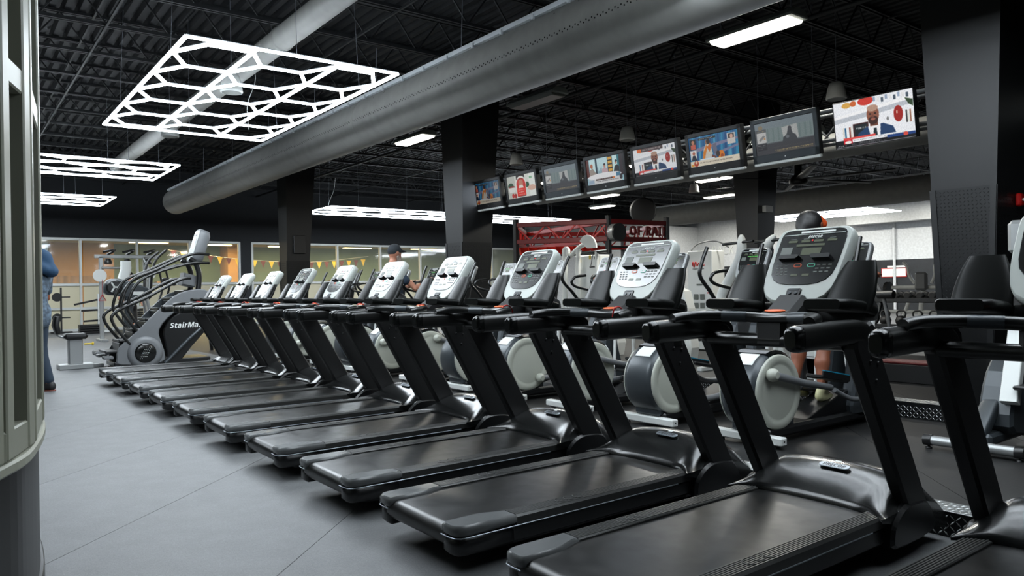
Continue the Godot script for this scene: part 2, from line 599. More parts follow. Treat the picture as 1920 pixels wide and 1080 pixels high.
func build_office():
	# glazed office with a curved low wall beside the camera
	var of := thing("wall_office", "beige framed office glazing above a curved black low wall", "office front", Vector3.ZERO, 0.0, "", "structure")
	var p := [Vector2(-1.3, -1.75), Vector2(-0.66, -1.95), Vector2(-0.19, -2.32), Vector2(0.105, -2.85), Vector2(0.207, -3.17), Vector2(0.288, -3.77), Vector2(0.27, -4.4), Vector2(0.1, -5.0), Vector2(-0.4, -5.4), Vector2(-1.3, -5.6)]
	var mid := Vector2(-1.3, -3.7)
	var fine := PackedVector2Array()
	for i in p.size() - 1:
		for j in 5:
			fine.append(p[i].cubic_interpolate(p[i + 1], p[maxi(i - 1, 0)], p[mini(i + 2, p.size() - 1)], j / 5.0))
	fine.append(p[-1])
	var up := fr(Vector3.ZERO, V(1, 0, 0), V(0, 0, 1), V(0, 1, 0))
	var grow := func(q: PackedVector2Array, d: float) -> PackedVector2Array:
		var o := PackedVector2Array()
		for i in q.size():
			var t := (q[mini(i + 1, q.size() - 1)] - q[maxi(i - 1, 0)]).normalized()
			var nn := Vector2(-t.y, t.x)
			if nn.dot(q[i] - mid) < 0: nn = -nn
			o.append(q[i] + nn * d)
		return o
	var b := MB.new()
	b.prism(grow.call(fine, 0.03), 0.0, 0.63, up)
	part(b, "low_wall", M.upright, of)
	b = MB.new()
	b.prism(grow.call(fine, 0.045), 0.0, 0.1, up, 0.004)
	part(b, "baseboard", M.plate_black, of)
	b = MB.new()
	b.prism(grow.call(fine, 0.055), 0.625, 0.665, up, 0.008)
	part(b, "sill", M.frame_beige, of)
	b = MB.new()
	b.prism(PackedVector2Array(p), 2.75, 2.9, up, 0.01)
	part(b, "roof_slab", M.frame_beige, of)
	for i in p.size() - 1:
		var a: Vector2 = p[i]
		var c: Vector2 = p[i + 1]
		var d := (c - a).normalized()
		var ang := atan2(-d.y, d.x)
		var fb := MB.new()
		var l := (c - a).length()
		fb.box(V(0, 0.715, 0), V(l, 0.1, 0.1), 0.006)
		fb.box(V(0, 1.93, 0), V(l, 0.085, 0.1), 0.006)
		fb.box(V(0, 2.71, 0), V(l, 0.09, 0.1), 0.006)
		fb.box(V(-l / 2 + 0.045, 1.7, 0), V(0.075, 2.06, 0.11), 0.006)
		fb.box(V(l / 2 - 0.045, 1.7, 0), V(0.075, 2.06, 0.11), 0.006)
		var m := (a + c) / 2
		part(fb, "window_frame", M.frame_beige, of, V(m.x, 0, m.y), ang)
		fb = MB.new()
		fb.box(V(0, 1.3, 0), V(l - 0.12, 1.15, 0.012))
		part(fb, "pane", M.glass_dark, of, V(m.x, 0, m.y), ang)
		fb = MB.new()
		fb.box(V(0, 2.32, 0), V(l - 0.12, 0.7, 0.012))
		part(fb, "pane", M.glass_dark, of, V(m.x, 0, m.y), ang)
	wall_box("back_panel", "wall_black", V(-1.36, 0, -5.65), V(-1.3, 2.9, -1.7), "", of)

func build_ceiling():
	var c := thing("ceiling", "black corrugated roof deck on open web joists", "ceiling", Vector3.ZERO, 0.0, "", "structure")
	var b := MB.new()
	b.flat()
	var x := -9.0
	var y := 5.62
	var rows := []
	while x < 33.2:
		for q in [[0.0, 0.0], [0.045, 0.0], [0.075, 0.09], [0.125, 0.09], [0.155, 0.0]]:
			rows.append(Vector2(x + q[0], y + q[1]))
		x += 0.155 + 0.045
	for i in rows.size() - 1:
		b.quad(V(rows[i].x, rows[i].y, -29), V(rows[i + 1].x, rows[i + 1].y, -29), V(rows[i + 1].x, rows[i + 1].y, 7.2), V(rows[i].x, rows[i].y, 7.2))
	part(b, "roof_deck", M.ceiling, c)
	wall_box("roof_slab", "ceiling", V(-9.2, 5.72, -29), V(33.4, 5.95, 7.2), "", c)
	# open web joists run along x
	var j := MB.new()
	var x0 := -9.0
	var x1 := 33.0
	for s in [-0.022, 0.022]:
		j.box(V((x0 + x1) / 2, 5.02, s * 1.6), V(x1 - x0, 0.045, 0.03))
		j.box(V((x0 + x1) / 2, 5.59, s * 1.6), V(x1 - x0, 0.045, 0.03))
	var k := x0
	var upw := true
	while k < x1 - 0.5:
		j.bar(V(k, 5.03 if upw else 5.58, 0), V(k + 0.42, 5.58 if upw else 5.03, 0), 0.022, 0.022)
		upw = not upw
		k += 0.42
	var jm := j.mesh()
	var z := -28.0
	while z < 6.5:
		put(jm, "joist", M.joist, c, V(0, 0, z))
		z += 1.46
	# bridging rods and frame girders
	var r := MB.new()
	for gx in [1.9, 5.0, 12.5, 16.0, 20.0, 24.0, 28.0]:
		r.bar(V(gx, 5.0, -28.7), V(gx, 5.0, 7), 0.03, 0.03)
		r.bar(V(gx + 0.06, 5.57, -28.7), V(gx + 0.06, 5.57, 7), 0.03, 0.03)
	part(r, "bridging", M.joist, c)
	for gx in [6.95, 9.6]:
		var g := MB.new()
		g.tube([V(gx, 4.86, -28.7), V(gx, 4.86, 7)], 0.035, 8)
		part(g, "sprinkler_pipe", M.joist, c)

func build_columns():
	var lab := ["black tapered steel column beside the largest screen, red alarm on it", "black tapered steel column behind the smallest screen", "black tapered steel column near the far window wall", "black tapered steel column behind the ellipticals near the ceiling fan"]
	var at := [V(7.55, 0, -3.0), V(7.55, 0, -11.65), V(7.55, 0, -20.35), V(15.6, 0, -11.05)]
	var rng := RandomNumberGenerator.new()
	rng.seed = 3
	for i in 4:
		var c := thing("column", lab[i], "column", at[i], 0.0, "tapered black columns", "structure")
		var wz := func(y: float) -> float: return 0.2 + 0.0385 * y
		var dx := func(y: float) -> float: return 0.5 + 0.06 * y
		var sheet := 2.05
		var b := MB.new()
		var rings := []
		for y in [sheet, 3.2, 5.6]:
			rings.append(PackedVector3Array([V(0.0 - 0.01 * y, y, -wz.call(y)), V(dx.call(y), y, -wz.call(y)), V(dx.call(y), y, wz.call(y)), V(-0.01 * y, y, wz.call(y))]))
		b.loft(rings, true, false)
		part(b, "shaft", M.steel_black, c)
		b = MB.new()
		rings = []
		for y in [0.0, sheet]:
			rings.append(PackedVector3Array([V(-0.012 - 0.01 * y, y, -wz.call(y) - 0.012), V(dx.call(y) + 0.012, y, -wz.call(y) - 0.012), V(dx.call(y) + 0.012, y, wz.call(y) + 0.012), V(-0.012 - 0.01 * y, y, wz.call(y) + 0.012)]))
		b.loft(rings, true, false)
		part(b, "tread_plate", M.plate_black, c)
		# raised lozenges of the plate and its edge strips
		var t := MB.new()
		t.flat()
		var pitch := 0.034 if i == 0 else 0.06
		var y := 0.9 if i == 0 else 1.2
		var row := 0
		while y < sheet - 0.02:
			var hw: float = wz.call(y)
			var z := -hw + 0.05
			while z < hw - 0.04:
				var sg := 1.0 if (row + int(round(z / pitch))) % 2 == 0 else -1.0
				lozenge(t, V(-0.012 - 0.01 * y, y, z), V(0, 0.5, 0.5 * sg).normalized() * pitch * 0.42, V(-1, 0, 0), pitch * 0.11)
				z += pitch
			var xx := 0.04
			while xx < dx.call(y) - 0.03:
				var sg := 1.0 if (row + int(round(xx / pitch))) % 2 == 0 else -1.0
				lozenge(t, V(xx, y, hw + 0.012), V(0.5 * sg, 0.5, 0).normalized() * pitch * 0.42, V(0, 0, 1), pitch * 0.11)
				xx += pitch
			y += pitch
			row += 1
		var ts := part(t, "tread_relief", M.plate_black, c)
		ts.set_meta("kind", "stuff")
		b = MB.new()
		for s in [-1, 1]:
			b.bar(V(-0.016, 0.02, s * (wz.call(0.0) - 0.02)), V(-0.038, sheet, s * (wz.call(sheet) - 0.02)), 0.05, 0.008)
		part(b, "edge_strip", M.steel_black, c)
		if i == 0:
			b = MB.new()
			b.box(V(0.4, 1.93, wz.call(1.93) + 0.04), V(0.08, 0.12, 0.05), 0.012)
			var al := part(b, "alarm_box", M.red, c)
			al.set_meta("label", "red fire alarm box")
			b = MB.new()
			b.lathe([Vector2(0.012, 0), Vector2(0.02, 0.05)], 10, fr(V(0.41, 1.93, wz.call(1.93) + 0.06), V(1, 0, 0), V(0, 0, 1), V(0, -1, 0)))
			part(b, "strobe", M.white, al)
		if i == 3:
			b = MB.new()
			b.box(V(0.3, 3.0, 0.36), V(0.3, 0.16, 0.1), 0.01)
			part(b, "emergency_light", M.white, c)
		if i == 2:
			b = MB.new()
			b.box(V(0.32, 2.5, wz.call(2.5) + 0.03), V(0.34, 0.5, 0.05), 0.01)
			part(b, "access_panel", M.steel_black, c)

func lozenge(b: MB, p: Vector3, d: Vector3, n: Vector3, w: float):
	var s := d.cross(n).normalized() * w
	var t := p + n * w * 0.7
	for q in [[p - d, p + s], [p + s, p + d], [p + d, p - s], [p - s, p - d]]:
		b.tri(q[0], q[1], t)

# ---------------------------------------------------------------- ducts, lights
func duct(called: String, label: String, c: Vector2, r: float, z0: float, z1: float, m: String, rail: bool, seams: Array, holes: bool):
	# runs along z; z0 is the capped far end
	var d := thing(called, label, "duct", V(c.x, c.y, z0))
	var L := z1 - z0
	var b := MB.new()
	var ax := fr(Vector3.ZERO, V(1, 0, 0), V(0, 0, 1), V(0, -1, 0))
	b.lathe([Vector2(r * 0.4, -0.02), Vector2(r * 0.93, 0), Vector2(r * 0.985, 0.02), Vector2(r, 0.06), Vector2(r, L)], 48, ax)
	part(b, "shell", M[m], d)
	for s in seams:
		b = MB.new()
		b.lathe([Vector2(r, s - 0.035 - z0), Vector2(r + 0.009, s - 0.012 - z0), Vector2(r + 0.009, s + 0.012 - z0), Vector2(r, s + 0.035 - z0)], 48, ax)
		part(b, "collar", M[m], d)
	if rail:
		b = MB.new()
		var ro := V(-0.2, r * 0.88 + 0.03, 0)
		b.bar(ro, ro + V(0, 0, L), 0.06, 0.06, 0.006)
		part(b, "hanger_rail", M.rail_white, d)
		var z := 0.4
		b = MB.new()
		while z < L:
			b.box(ro + V(-0.035, -0.03, z), V(0.035, 0.06, 0.04), 0.005)
			z += 0.62
		part(b, "rail_clips", M.rail_white, d).set_meta("kind", "stuff")
		z = 1.6
		while z < L:
			b = MB.new()
			b.tube([ro + V(-0.03, 0.02, z - 0.05), ro + V(-0.03, 5.0 - c.y - ro.y, z)], 0.006, 5)
			part(b, "hanger_wire", M.wire, d)
			z += 2.45
	if holes:
		b = MB.new()
		b.flat()
		var z := 0.4
		var k := 0
		while z < L - 0.05:
			var a := deg_to_rad(187.0 + (1.6 if k % 2 else -1.6))
			var n := V(cos(a), sin(a), 0)
			var t := V(-n.y, n.x, 0) * 0.008
			var p := n * (r + 0.0015) + V(0, 0, z)
			b.quad(p - t + V(0, 0, -0.009), p + t + V(0, 0, -0.009), p + t + V(0, 0, 0.009), p - t + V(0, 0, 0.009))
			z += 0.042
			k += 1
		part(b, "perforation", M.hole, d).set_meta("kind", "stuff")
		# dust smudges near the rail, as in the photo
		var rng := RandomNumberGenerator.new()
		rng.seed = 8
		b = MB.new()
		b.flat()
		for q in 70:
			var a := deg_to_rad(rng.randf_range(128, 146))
			var n := V(cos(a), sin(a), 0)
			var t := V(-n.y, n.x, 0) * rng.randf_range(0.004, 0.018)
			var p := n * (r + 0.0012) + V(0, 0, rng.randf_range(6.0, L))
			var w := V(0, 0, rng.randf_range(0.004, 0.012))
			b.quad(p - t - w, p + t, p + t * 1.1 + w, p - t + w * 0.6)
		part(b, "dust_marks", M.grime, d).set_meta("kind", "stuff")
	return d

func build_ducts():
	duct("air_duct", "large grey round air duct with white hanger rail and dotted seam", Vector2(5.72, 4.0), 0.37, -24.5, 3.0, "duct", true, [-20.0, -11.3, -2.8], true)
	duct("air_duct", "slim grey air duct running above the hexagon light panels", Vector2(3.55, 4.47), 0.15, -21.3, 3.0, "duct", false, [-18.5, -9.5], false)
	duct("air_duct", "distant grey air duct behind the ceiling fan", Vector2(24.2, 4.1), 0.42, -22.2, 3.0, "duct", true, [-14.0, -5.0], false)
	duct("air_duct", "long dark duct hidden behind the row of screens", Vector2(9.05, 2.93), 0.16, -11.1, 3.0, "duct", false, [-9.0], false)

func hex_pattern() -> Array:
	# tube ends in a 5a x 8.66a field, border added by the caller
	var out := []
	var seen := {}
	var a := 1.0
	var s3 := sqrt(3.0)
	var cells := []
	for r in 5:
		cells.append(Vector2(1.0, (r + 0.5) * s3))
		cells.append(Vector2(4.0, (r + 0.5) * s3))
	for r in 6:
		cells.append(Vector2(2.5, r * s3))
	for c in cells:
		for k in 6:
			var p: Vector2 = c + Vector2(cos(PI / 3 * k), sin(PI / 3 * k)) * a
			var q: Vector2 = c + Vector2(cos(PI / 3 * (k + 1)), sin(PI / 3 * (k + 1))) * a
			var lim := 5 * s3 + 0.01
			if p.y < -0.01 or q.y < -0.01 or p.y > lim or q.y > lim:
				if minf(p.y, q.y) < -0.5 or maxf(p.y, q.y) > lim + 0.5: continue
				if p.y < 0: p = p.lerp(q, -p.y / (q.y - p.y))
				elif q.y < 0: q = q.lerp(p, -q.y / (p.y - q.y))
				elif p.y > lim: p = p.lerp(q, (p.y - lim) / (p.y - q.y))
				elif q.y > lim: q = q.lerp(p, (q.y - lim) / (q.y - p.y))
			var key := "%d_%d" % [int(round((p.x + q.x) * 20)), int(round((p.y + q.y) * 20))]
			if seen.has(key) or p.distance_to(q) < 0.15: continue
			seen[key] = true
			out.append([p, q])
	return out

func build_hex_panels():
	var tubes := hex_pattern()
	var unit := MB.new()
	unit.sweep([V(-0.5, 0, 0), V(0.5, 0, 0)], rrect(0.042, 0.028, 0.009, 2))
	var um := unit.mesh()
	var back := MB.new()
	back.box(V(0, 0.017, 0), V(1, 0.012, 0.032))
	var bm := back.mesh()
	var W := 2.42
	var L := 4.86
	# centre x, z, turned, energy, label
	var spots := [
		[3.22, -10.49, false, "big hexagon light panel hanging nearest, beside the air duct"],
		[1.45, -17.45, true, "hexagon light panel hung crosswise beyond the nearest one"],
		[1.3, -23.6, true, "hexagon light panel hung crosswise furthest along the aisle"],
		[12.0, -22.9, true, "hexagon light panel over the far machines by the tapered column"],
		[16.95, -22.9, true, "hexagon light panel over the red training rig"],
		[27.0, -15.8, false, "hexagon light panel in front of the white side wall"],
		[-0.25, -5.38, true, "hexagon light panel over the aisle just above the picture"],
		[4.15, -1.9, false, "hexagon light panel above the nearest treadmills"],
		[27.5, -8.2, false, "hexagon light panel over the free weights"],
	]
	for sp in spots:
		var p := thing("hexagon_light_panel", sp[3], "ceiling light", V(sp[0], 3.81, sp[1]), PI / 2 if sp[2] else 0.0, "hexagon light panels")
		var add := func(a: Vector2, c: Vector2, called: String):
			var d := c - a
			var o := put(um, called, M.tube_glow, p, V((a.x + c.x) / 2, 0, (a.y + c.y) / 2), atan2(-d.y, d.x))
			o.scale = Vector3(d.length(), 1, 1)
			var k := put(bm, "back_strip", M.tube_back, o)
		for t in tubes:
			var a: Vector2 = Vector2((t[0].x / 5.0 - 0.5) * (W - 0.03), (t[0].y / 8.66 - 0.5) * (L - 0.3))
			var c: Vector2 = Vector2((t[1].x / 5.0 - 0.5) * (W - 0.03), (t[1].y / 8.66 - 0.5) * (L - 0.3))
			add.call(a, c, "light_tube")
		for q in [-0.2, 0.2]:
			add.call(Vector2(q * W, -L / 2), Vector2(q * W, L / 2), "light_tube")
		for q in [[-1, -1, 1, -1], [1, -1, 1, 1], [1, 1, -1, 1], [-1, 1, -1, -1]]:
			add.call(Vector2(q[0] * W / 2, q[1] * L / 2), Vector2(q[2] * W / 2, q[3] * L / 2), "border_tube")
		for q in [Vector2(-0.95, -0.62), Vector2(0.95, -0.62), Vector2(-0.95, 0.62), Vector2(0.95, 0.62), Vector2(0, -0.95), Vector2(0, 0.95)]:
			var w := MB.new()
			w.tube([V(q.x * W / 2, 0.02, q.y * L / 2), V(q.x * W / 2 * 0.93, 1.81, q.y * L / 2 * 0.99)], 0.0035, 4)
			part(w, "hanging_wire", M.wire, p)
		var w2 := MB.new()
		w2.tube(path([V(W * 0.32, 0.02, -L * 0.36), V(W * 0.3, 0.4, -L * 0.34), V(W * 0.33, 0.8, -L * 0.3), V(W * 0.28, 1.2, -L * 0.3)], 5), 0.006, 5)
		part(w2, "power_cable", M.white, p)
		area("panel_light", p.position + V(0, -0.03, 0), Vector2(W, L) if not sp[2] else Vector2(L, W), 10.0 if sp[0] == 4.15 else 24.0, Color(0.93, 0.97, 1.0), V(0, -1, 0), V(0, 0, 1), p)

func build_fixtures():
	# two-lamp strip fixtures with angled ends
	var spots := [
		[8.0, -5.52, 4.3, true, "lit fluorescent fixture high over the largest screens"],
		[7.9, -9.65, 4.3, false, "unlit fluorescent fixture beside the large air duct"],
		[7.82, -13.55, 4.3, true, "lit fluorescent fixture beyond the middle column"],
		[18.1, -18.5, 4.3, true, "small lit fixture above the red rig, nearer of the pair"],
		[20.4, -21.0, 4.3, true, "small lit fixture above the red rig, further of the pair"],
		[18.1, -13.95, 4.3, true, "lit fixture below the blue and orange picture screen"],
		[20.3, -15.4, 4.1, true, "lit fixture next to the distant duct end"],
		[17.2, -7.2, 4.35, false, "unlit fixture under the largest screen near the fan"],
		[11.0, -9.84, 3.58, true, "lit fixture hidden behind the orange bannered screen"],
		[11.0, -7.05, 3.58, true, "lit fixture hidden behind the larger grey screen"],
		[11.0, -12.6, 3.58, true, "lit fixture hidden behind the smaller grey screen"],
		[30.4, -24.0, 4.55, true, "lit fixture by the side wall, furthest of five behind the distant duct"],
		[30.4, -20.5, 4.55, true, "lit fixture by the side wall, second of five behind the distant duct"],
		[30.4, -17.0, 4.55, true, "lit fixture by the side wall, middle of five behind the distant duct"],
		[30.4, -13.5, 4.55, true, "lit fixture by the side wall, fourth of five behind the distant duct"],
		[30.4, -10.0, 4.55, true, "lit fixture by the side wall, nearest of five behind the distant duct"],
		[11.4, -17.0, 4.3, true, "lit fixture glimpsed behind the middle column"],
	]
	for s in spots:
		var f := thing("fluorescent_fixture", s[4], "ceiling light", V(s[0], s[2], s[1]), 0.0, "fluorescent strip fixtures")
		var b := MB.new()
		var prof := pv([-0.17, 0.0, -0.17, 0.03, -0.1, 0.1, 0.1, 0.1, 0.17, 0.03, 0.17, 0.0])
		b.prism(prof, -0.62, 0.62, fr(Vector3.ZERO, V(1, 0, 0), V(0, 1, 0), V(0, 0, 1)), 0.012)
		part(b, "housing", M.lamp_body, f)
		b = MB.new()
		b.prism(pv([-0.165, 0.002, 0.165, 0.002, 0.125, -0.04, -0.125, -0.04]), -0.56, 0.56, Transform3D(), 0.008)
		part(b, "lens", M.lamp_glow if s[3] else M.lens_off, f)
		for e in [-0.5, 0.5]:
			b = MB.new()
			b.tube([V(0, 0.09, e), V(0, 5.62 - s[2], e)], 0.006, 5)
			part(b, "hanging_wire", M.wire, f)
		if s[3]:
			area("fixture_light", f.position + V(0, -0.05, 0), Vector2(0.3, 1.1), 16.0 if s[0] > 30.0 else 9.0 if s[0] == 11.0 else 7.0, Color(1.0, 0.99, 0.95), V(0, -1, 0), V(0, 0, 1), f)
	var sp := [[V(3.0, 4.0, -6.0), "white pendant speaker at the top edge near the slim duct"], [V(3.26, 4.0, -10.7), "white pendant speaker above the nearest hexagon panel"], [V(3.27, 4.0, -14.3), "white pendant speaker just past the nearest hexagon panel"], [V(10.5, 4.0, -10.1), "white pendant speaker above the desk show screen"], [V(10.4, 4.0, -13.46), "white pendant speaker above the red bottle screen"], [V(10.9, 4.0, -6.1), "dim pendant speaker above the largest screen"], [V(17.5, 3.9, -14.2), "pendant speaker by the distant lit fixture"]]
	for s in sp:
		var o := thing("pendant_speaker", s[1], "speaker", s[0], 0.0, "pendant speakers")
		var b := MB.new()
		b.lathe([Vector2(0.06, 0.25), Vector2(0.10, 0.235), Vector2(0.125, 0.16), Vector2(0.15, 0.02), Vector2(0.152, 0.0), Vector2(0.14, -0.01)], 24)
		part(b, "body", M.white, o)
		b = MB.new()
		b.lathe([Vector2(0.13, -0.012), Vector2(0.132, -0.002)], 24)
		part(b, "grille", M.print_grey, o)
		b = MB.new()
		b.tube([V(0, 0.24, 0), V(0, 5.62 - s[0].y, 0)], 0.006, 5)
		part(b, "hanging_wire", M.wire, o)
	# big ceiling fan
	var f := thing("ceiling_fan", "large black industrial ceiling fan with long thin blades", "fan", V(16.6, 3.7, -10.3))
	var b := MB.new()
	b.lathe([Vector2(0.05, -0.12), Vector2(0.2, -0.1), Vector2(0.22, -0.02), Vector2(0.16, 0.08), Vector2(0.09, 0.14), Vector2(0.09, 0.4)], 20)
	part(b, "hub", M.steel_black, f)
	b = MB.new()
	b.tube([V(0, 0.38, 0), V(0, 1.3, 0)], 0.05, 10)
	b.box(V(0.12, 0.5, 0.05), V(0.1, 0.3, 0.1), 0.01)
	part(b, "drop_rod", M.grey, f)
	for k in 6:
		var a := TAU * k / 6 + 0.35
		var dd := V(cos(a), 0, sin(a))
		var ss := V(-sin(a), 0, cos(a))
		b = MB.new()
		var sec := pv([-0.09, -0.012, 0.0, 0.012, 0.09, 0.03, 0.0, -0.004])
		b.sweep([dd * 0.18, dd * 1.0, dd * 2.2], sec, Vector3.UP, [1.0, 1.0, 0.8])
		part(b, "blade", M.steel_black, f)
	# round grey loudspeaker discs hung by the rig
	var g := thing("hanging_disc", "dark round disc hanging over the red training rig", "hanging disc", V(19.0, 3.75, -17.6), deg_to_rad(-47))
	b = MB.new()
	b.lathe([Vector2(0.42, 0), Vector2(0.45, 0.03), Vector2(0.45, 0.12), Vector2(0.4, 0.15)], 28, fr(Vector3.ZERO, V(1, 0, 0), V(0, 0, 1), V(0, -1, 0)))
	part(b, "disc_body", M.joist, g)
	b = MB.new()
	b.tube([V(0, 0.4, 0.07), V(0, 1.87, 0.07)], 0.006, 5)
	part(b, "hanging_wire", M.wire, g)

# ---------------------------------------------------------------- treadmills
const TUP := Vector3(0.5446, 0.8387, 0.0)     # up along a console face
const TNO := Vector3(-0.8387, 0.5446, 0.0)    # out of a console face

# outline of a console, half widths by height, rounded below
func shield(k: float, top: float, bot: float) -> PackedVector2Array:
	var half := [[0.0, 0.0], [0.0539, 0.002], [0.0987, 0.012], [0.1328, 0.034], [0.1544, 0.07], [0.1634, 0.12], [0.1669, 0.21], [0.1679, 0.31], [0.1652, 0.338], [0.1562, 0.356], [0.1401, 0.366], [0.1167, 0.37]]
	var o := PackedVector2Array()
	for q in half:
		o.append(Vector2(q[0] * k, lerpf(bot, top, q[1] / 0.37)))
	for i in range(half.size() - 1, 0, -1):
		o.append(Vector2(-half[i][0] * k, lerpf(bot, top, half[i][1] / 0.37)))
	return o

# a console panel with its prints: parent gets body, display and controls. xf: x across, y up the face, z out of it
func console(t: Node3D, xf: Transform3D, k: float, tread: bool, lit: bool):
	var b := MB.new()
	var rings := []
	var outline := shield(k, 0.37 * k, 0.0)
	var c := Vector2(0, 0.2 * k)
	for q in [[0.9, -0.055], [0.985, -0.045], [1.0, -0.02], [1.0, -0.012], [0.985, 0.0], [0.96, 0.004]]:
		var ring := PackedVector3Array()
		for v in outline:
			var w: Vector2 = c + (v - c) * q[0]
			ring.append(xf * V(w.x, w.y, q[1] * k))
		rings.append(ring)
	b.loft(rings, true, true)
	var body := part(b, "console", M.bezel if tread else M.silver, t)
	b = MB.new()
	b.prism(shield(k * 0.87, 0.358 * k, 0.085 * k), 0.0, 0.0065 * k, xf, 0.002)
	var d := part(b, "display", M.screen, body)
	var lay := func(x: float, y: float, w: float, h: float, m: String, called: String, z := 0.0072, bev := 0.0):
		var q := MB.new()
		q.box(V(0, 0, 0), V(w * k, h * k, 0.0016), bev)
		var o := part(q, called, M[m], body)
		o.transform = xf * Transform3D(Basis(), V(x * k, y * k, z * k))
	lay.call(0.015, 0.343, 0.15, 0.009, "print_white", "light_bar")
	lay.call(0.0, 0.332, 0.27, 0.002, "print_white", "rule_line")
	text("PRECOR", 0.012 * k, 0.001, "wordmark", M.print_white, body, xf * Transform3D(Basis(), V(0.01 * k, 0.319 * k, 0.0075 * k)), "Droid Sans", true, 0.2)
	for i in 4:
		lay.call(-0.085 + i * 0.058, 0.298, 0.04, 0.011, "lcd", "readout")
		lay.call(-0.085 + i * 0.058, 0.309, 0.026, 0.003, "print_grey", "caption")
	lay.call(0.0, 0.277, 0.125, 0.011, "lcd", "message_line")
	if lit and not tread:
		for i in 6: lay.call(-0.045 + i * 0.018, 0.277, 0.009, 0.006, "led_green", "lit_digit", 0.0078)
	lay.call(-0.1, 0.252, 0.05, 0.036, "print_grey", "chart_window")
	lay.call(0.012, 0.246, 0.085, 0.034, "lcd", "main_readout")
	if lit and tread: lay.call(0.002, 0.301, 0.005, 0.005, "led_red", "pulse_lamp")
	for i in 4:
		for j in 3:
			lay.call(-0.118 + j * 0.02 + i * 0.004, 0.178 - i * 0.014, 0.011, 0.005, "print_grey", "key")
			if i < 3: lay.call(0.066 + j * 0.024 - i * 0.003, 0.178 - i * 0.016, 0.015, 0.005, "print_grey", "key")
	var ring := func(x: float, m: String):
		var q := MB.new()
		q.prism(rrect(0.034 * k, 0.017 * k, 0.007 * k), 0.0, 0.0014)
		var o := part(q, "round_key", M[m], body)
		o.transform = xf * Transform3D(Basis(), V(x * k, 0.178 * k, 0.0066 * k))
		q = MB.new()
		q.prism(rrect(0.027 * k, 0.011 * k, 0.0045 * k), 0.0, 0.002)
		var o2 := part(q, "key_face", M.screen, o)
	ring.call(-0.026, "print_orange")
	ring.call(0.034, "print_teal")
	lay.call(-0.028, 0.132, 0.03, 0.011, "lcd", "readout")
	lay.call(0.022, 0.132, 0.03, 0.011, "lcd", "readout")
	if tread:
		# two ledges that hold a book
		for s in [-1, 1]:
			b = MB.new()
			b.prism(pv([-0.05, -0.007, 0.036, -0.007, 0.05, 0.009, 0.042, 0.015, -0.044, 0.015, -0.05, 0.009]), 0.0, 0.024)
			var o := part(b, "book_ledge", M.plastic, body)
			o.transform = xf * Transform3D(Basis(V(s, 0, 0), V(0, 1, 0), V(0, 0, s)), V(-s * 0.076, 0.208 * k, 0.006 + (0.024 if s < 0 else 0.0)))
		# fan keypad at the chin
		b = MB.new()
		b.prism(rrect(0.072, 0.042, 0.012), 0.0, 0.009, Transform3D(), 0.003)
		var kp := part(b, "keypad", M.plastic, body)
		kp.transform = xf * Transform3D(Basis(), V(-0.004, 0.058, 0.001))
		for s in [-1, 1]:
			b = MB.new()
			b.lathe([Vector2(0.008, 0.0), Vector2(0.008, 0.004), Vector2(0.006, 0.0055)], 12, fr(V(s * 0.015, -0.008, 0.008), V(1, 0, 0), V(0, 0, 1), V(0, -1, 0)))
			part(b, "keypad_button", M.graphite, kp)
		b = MB.new()
		b.box(V(0, 0.012, 0.009), V(0.05, 0.008, 0.003), 0.001)
		part(b, "keypad_slot", M.graphite, kp)

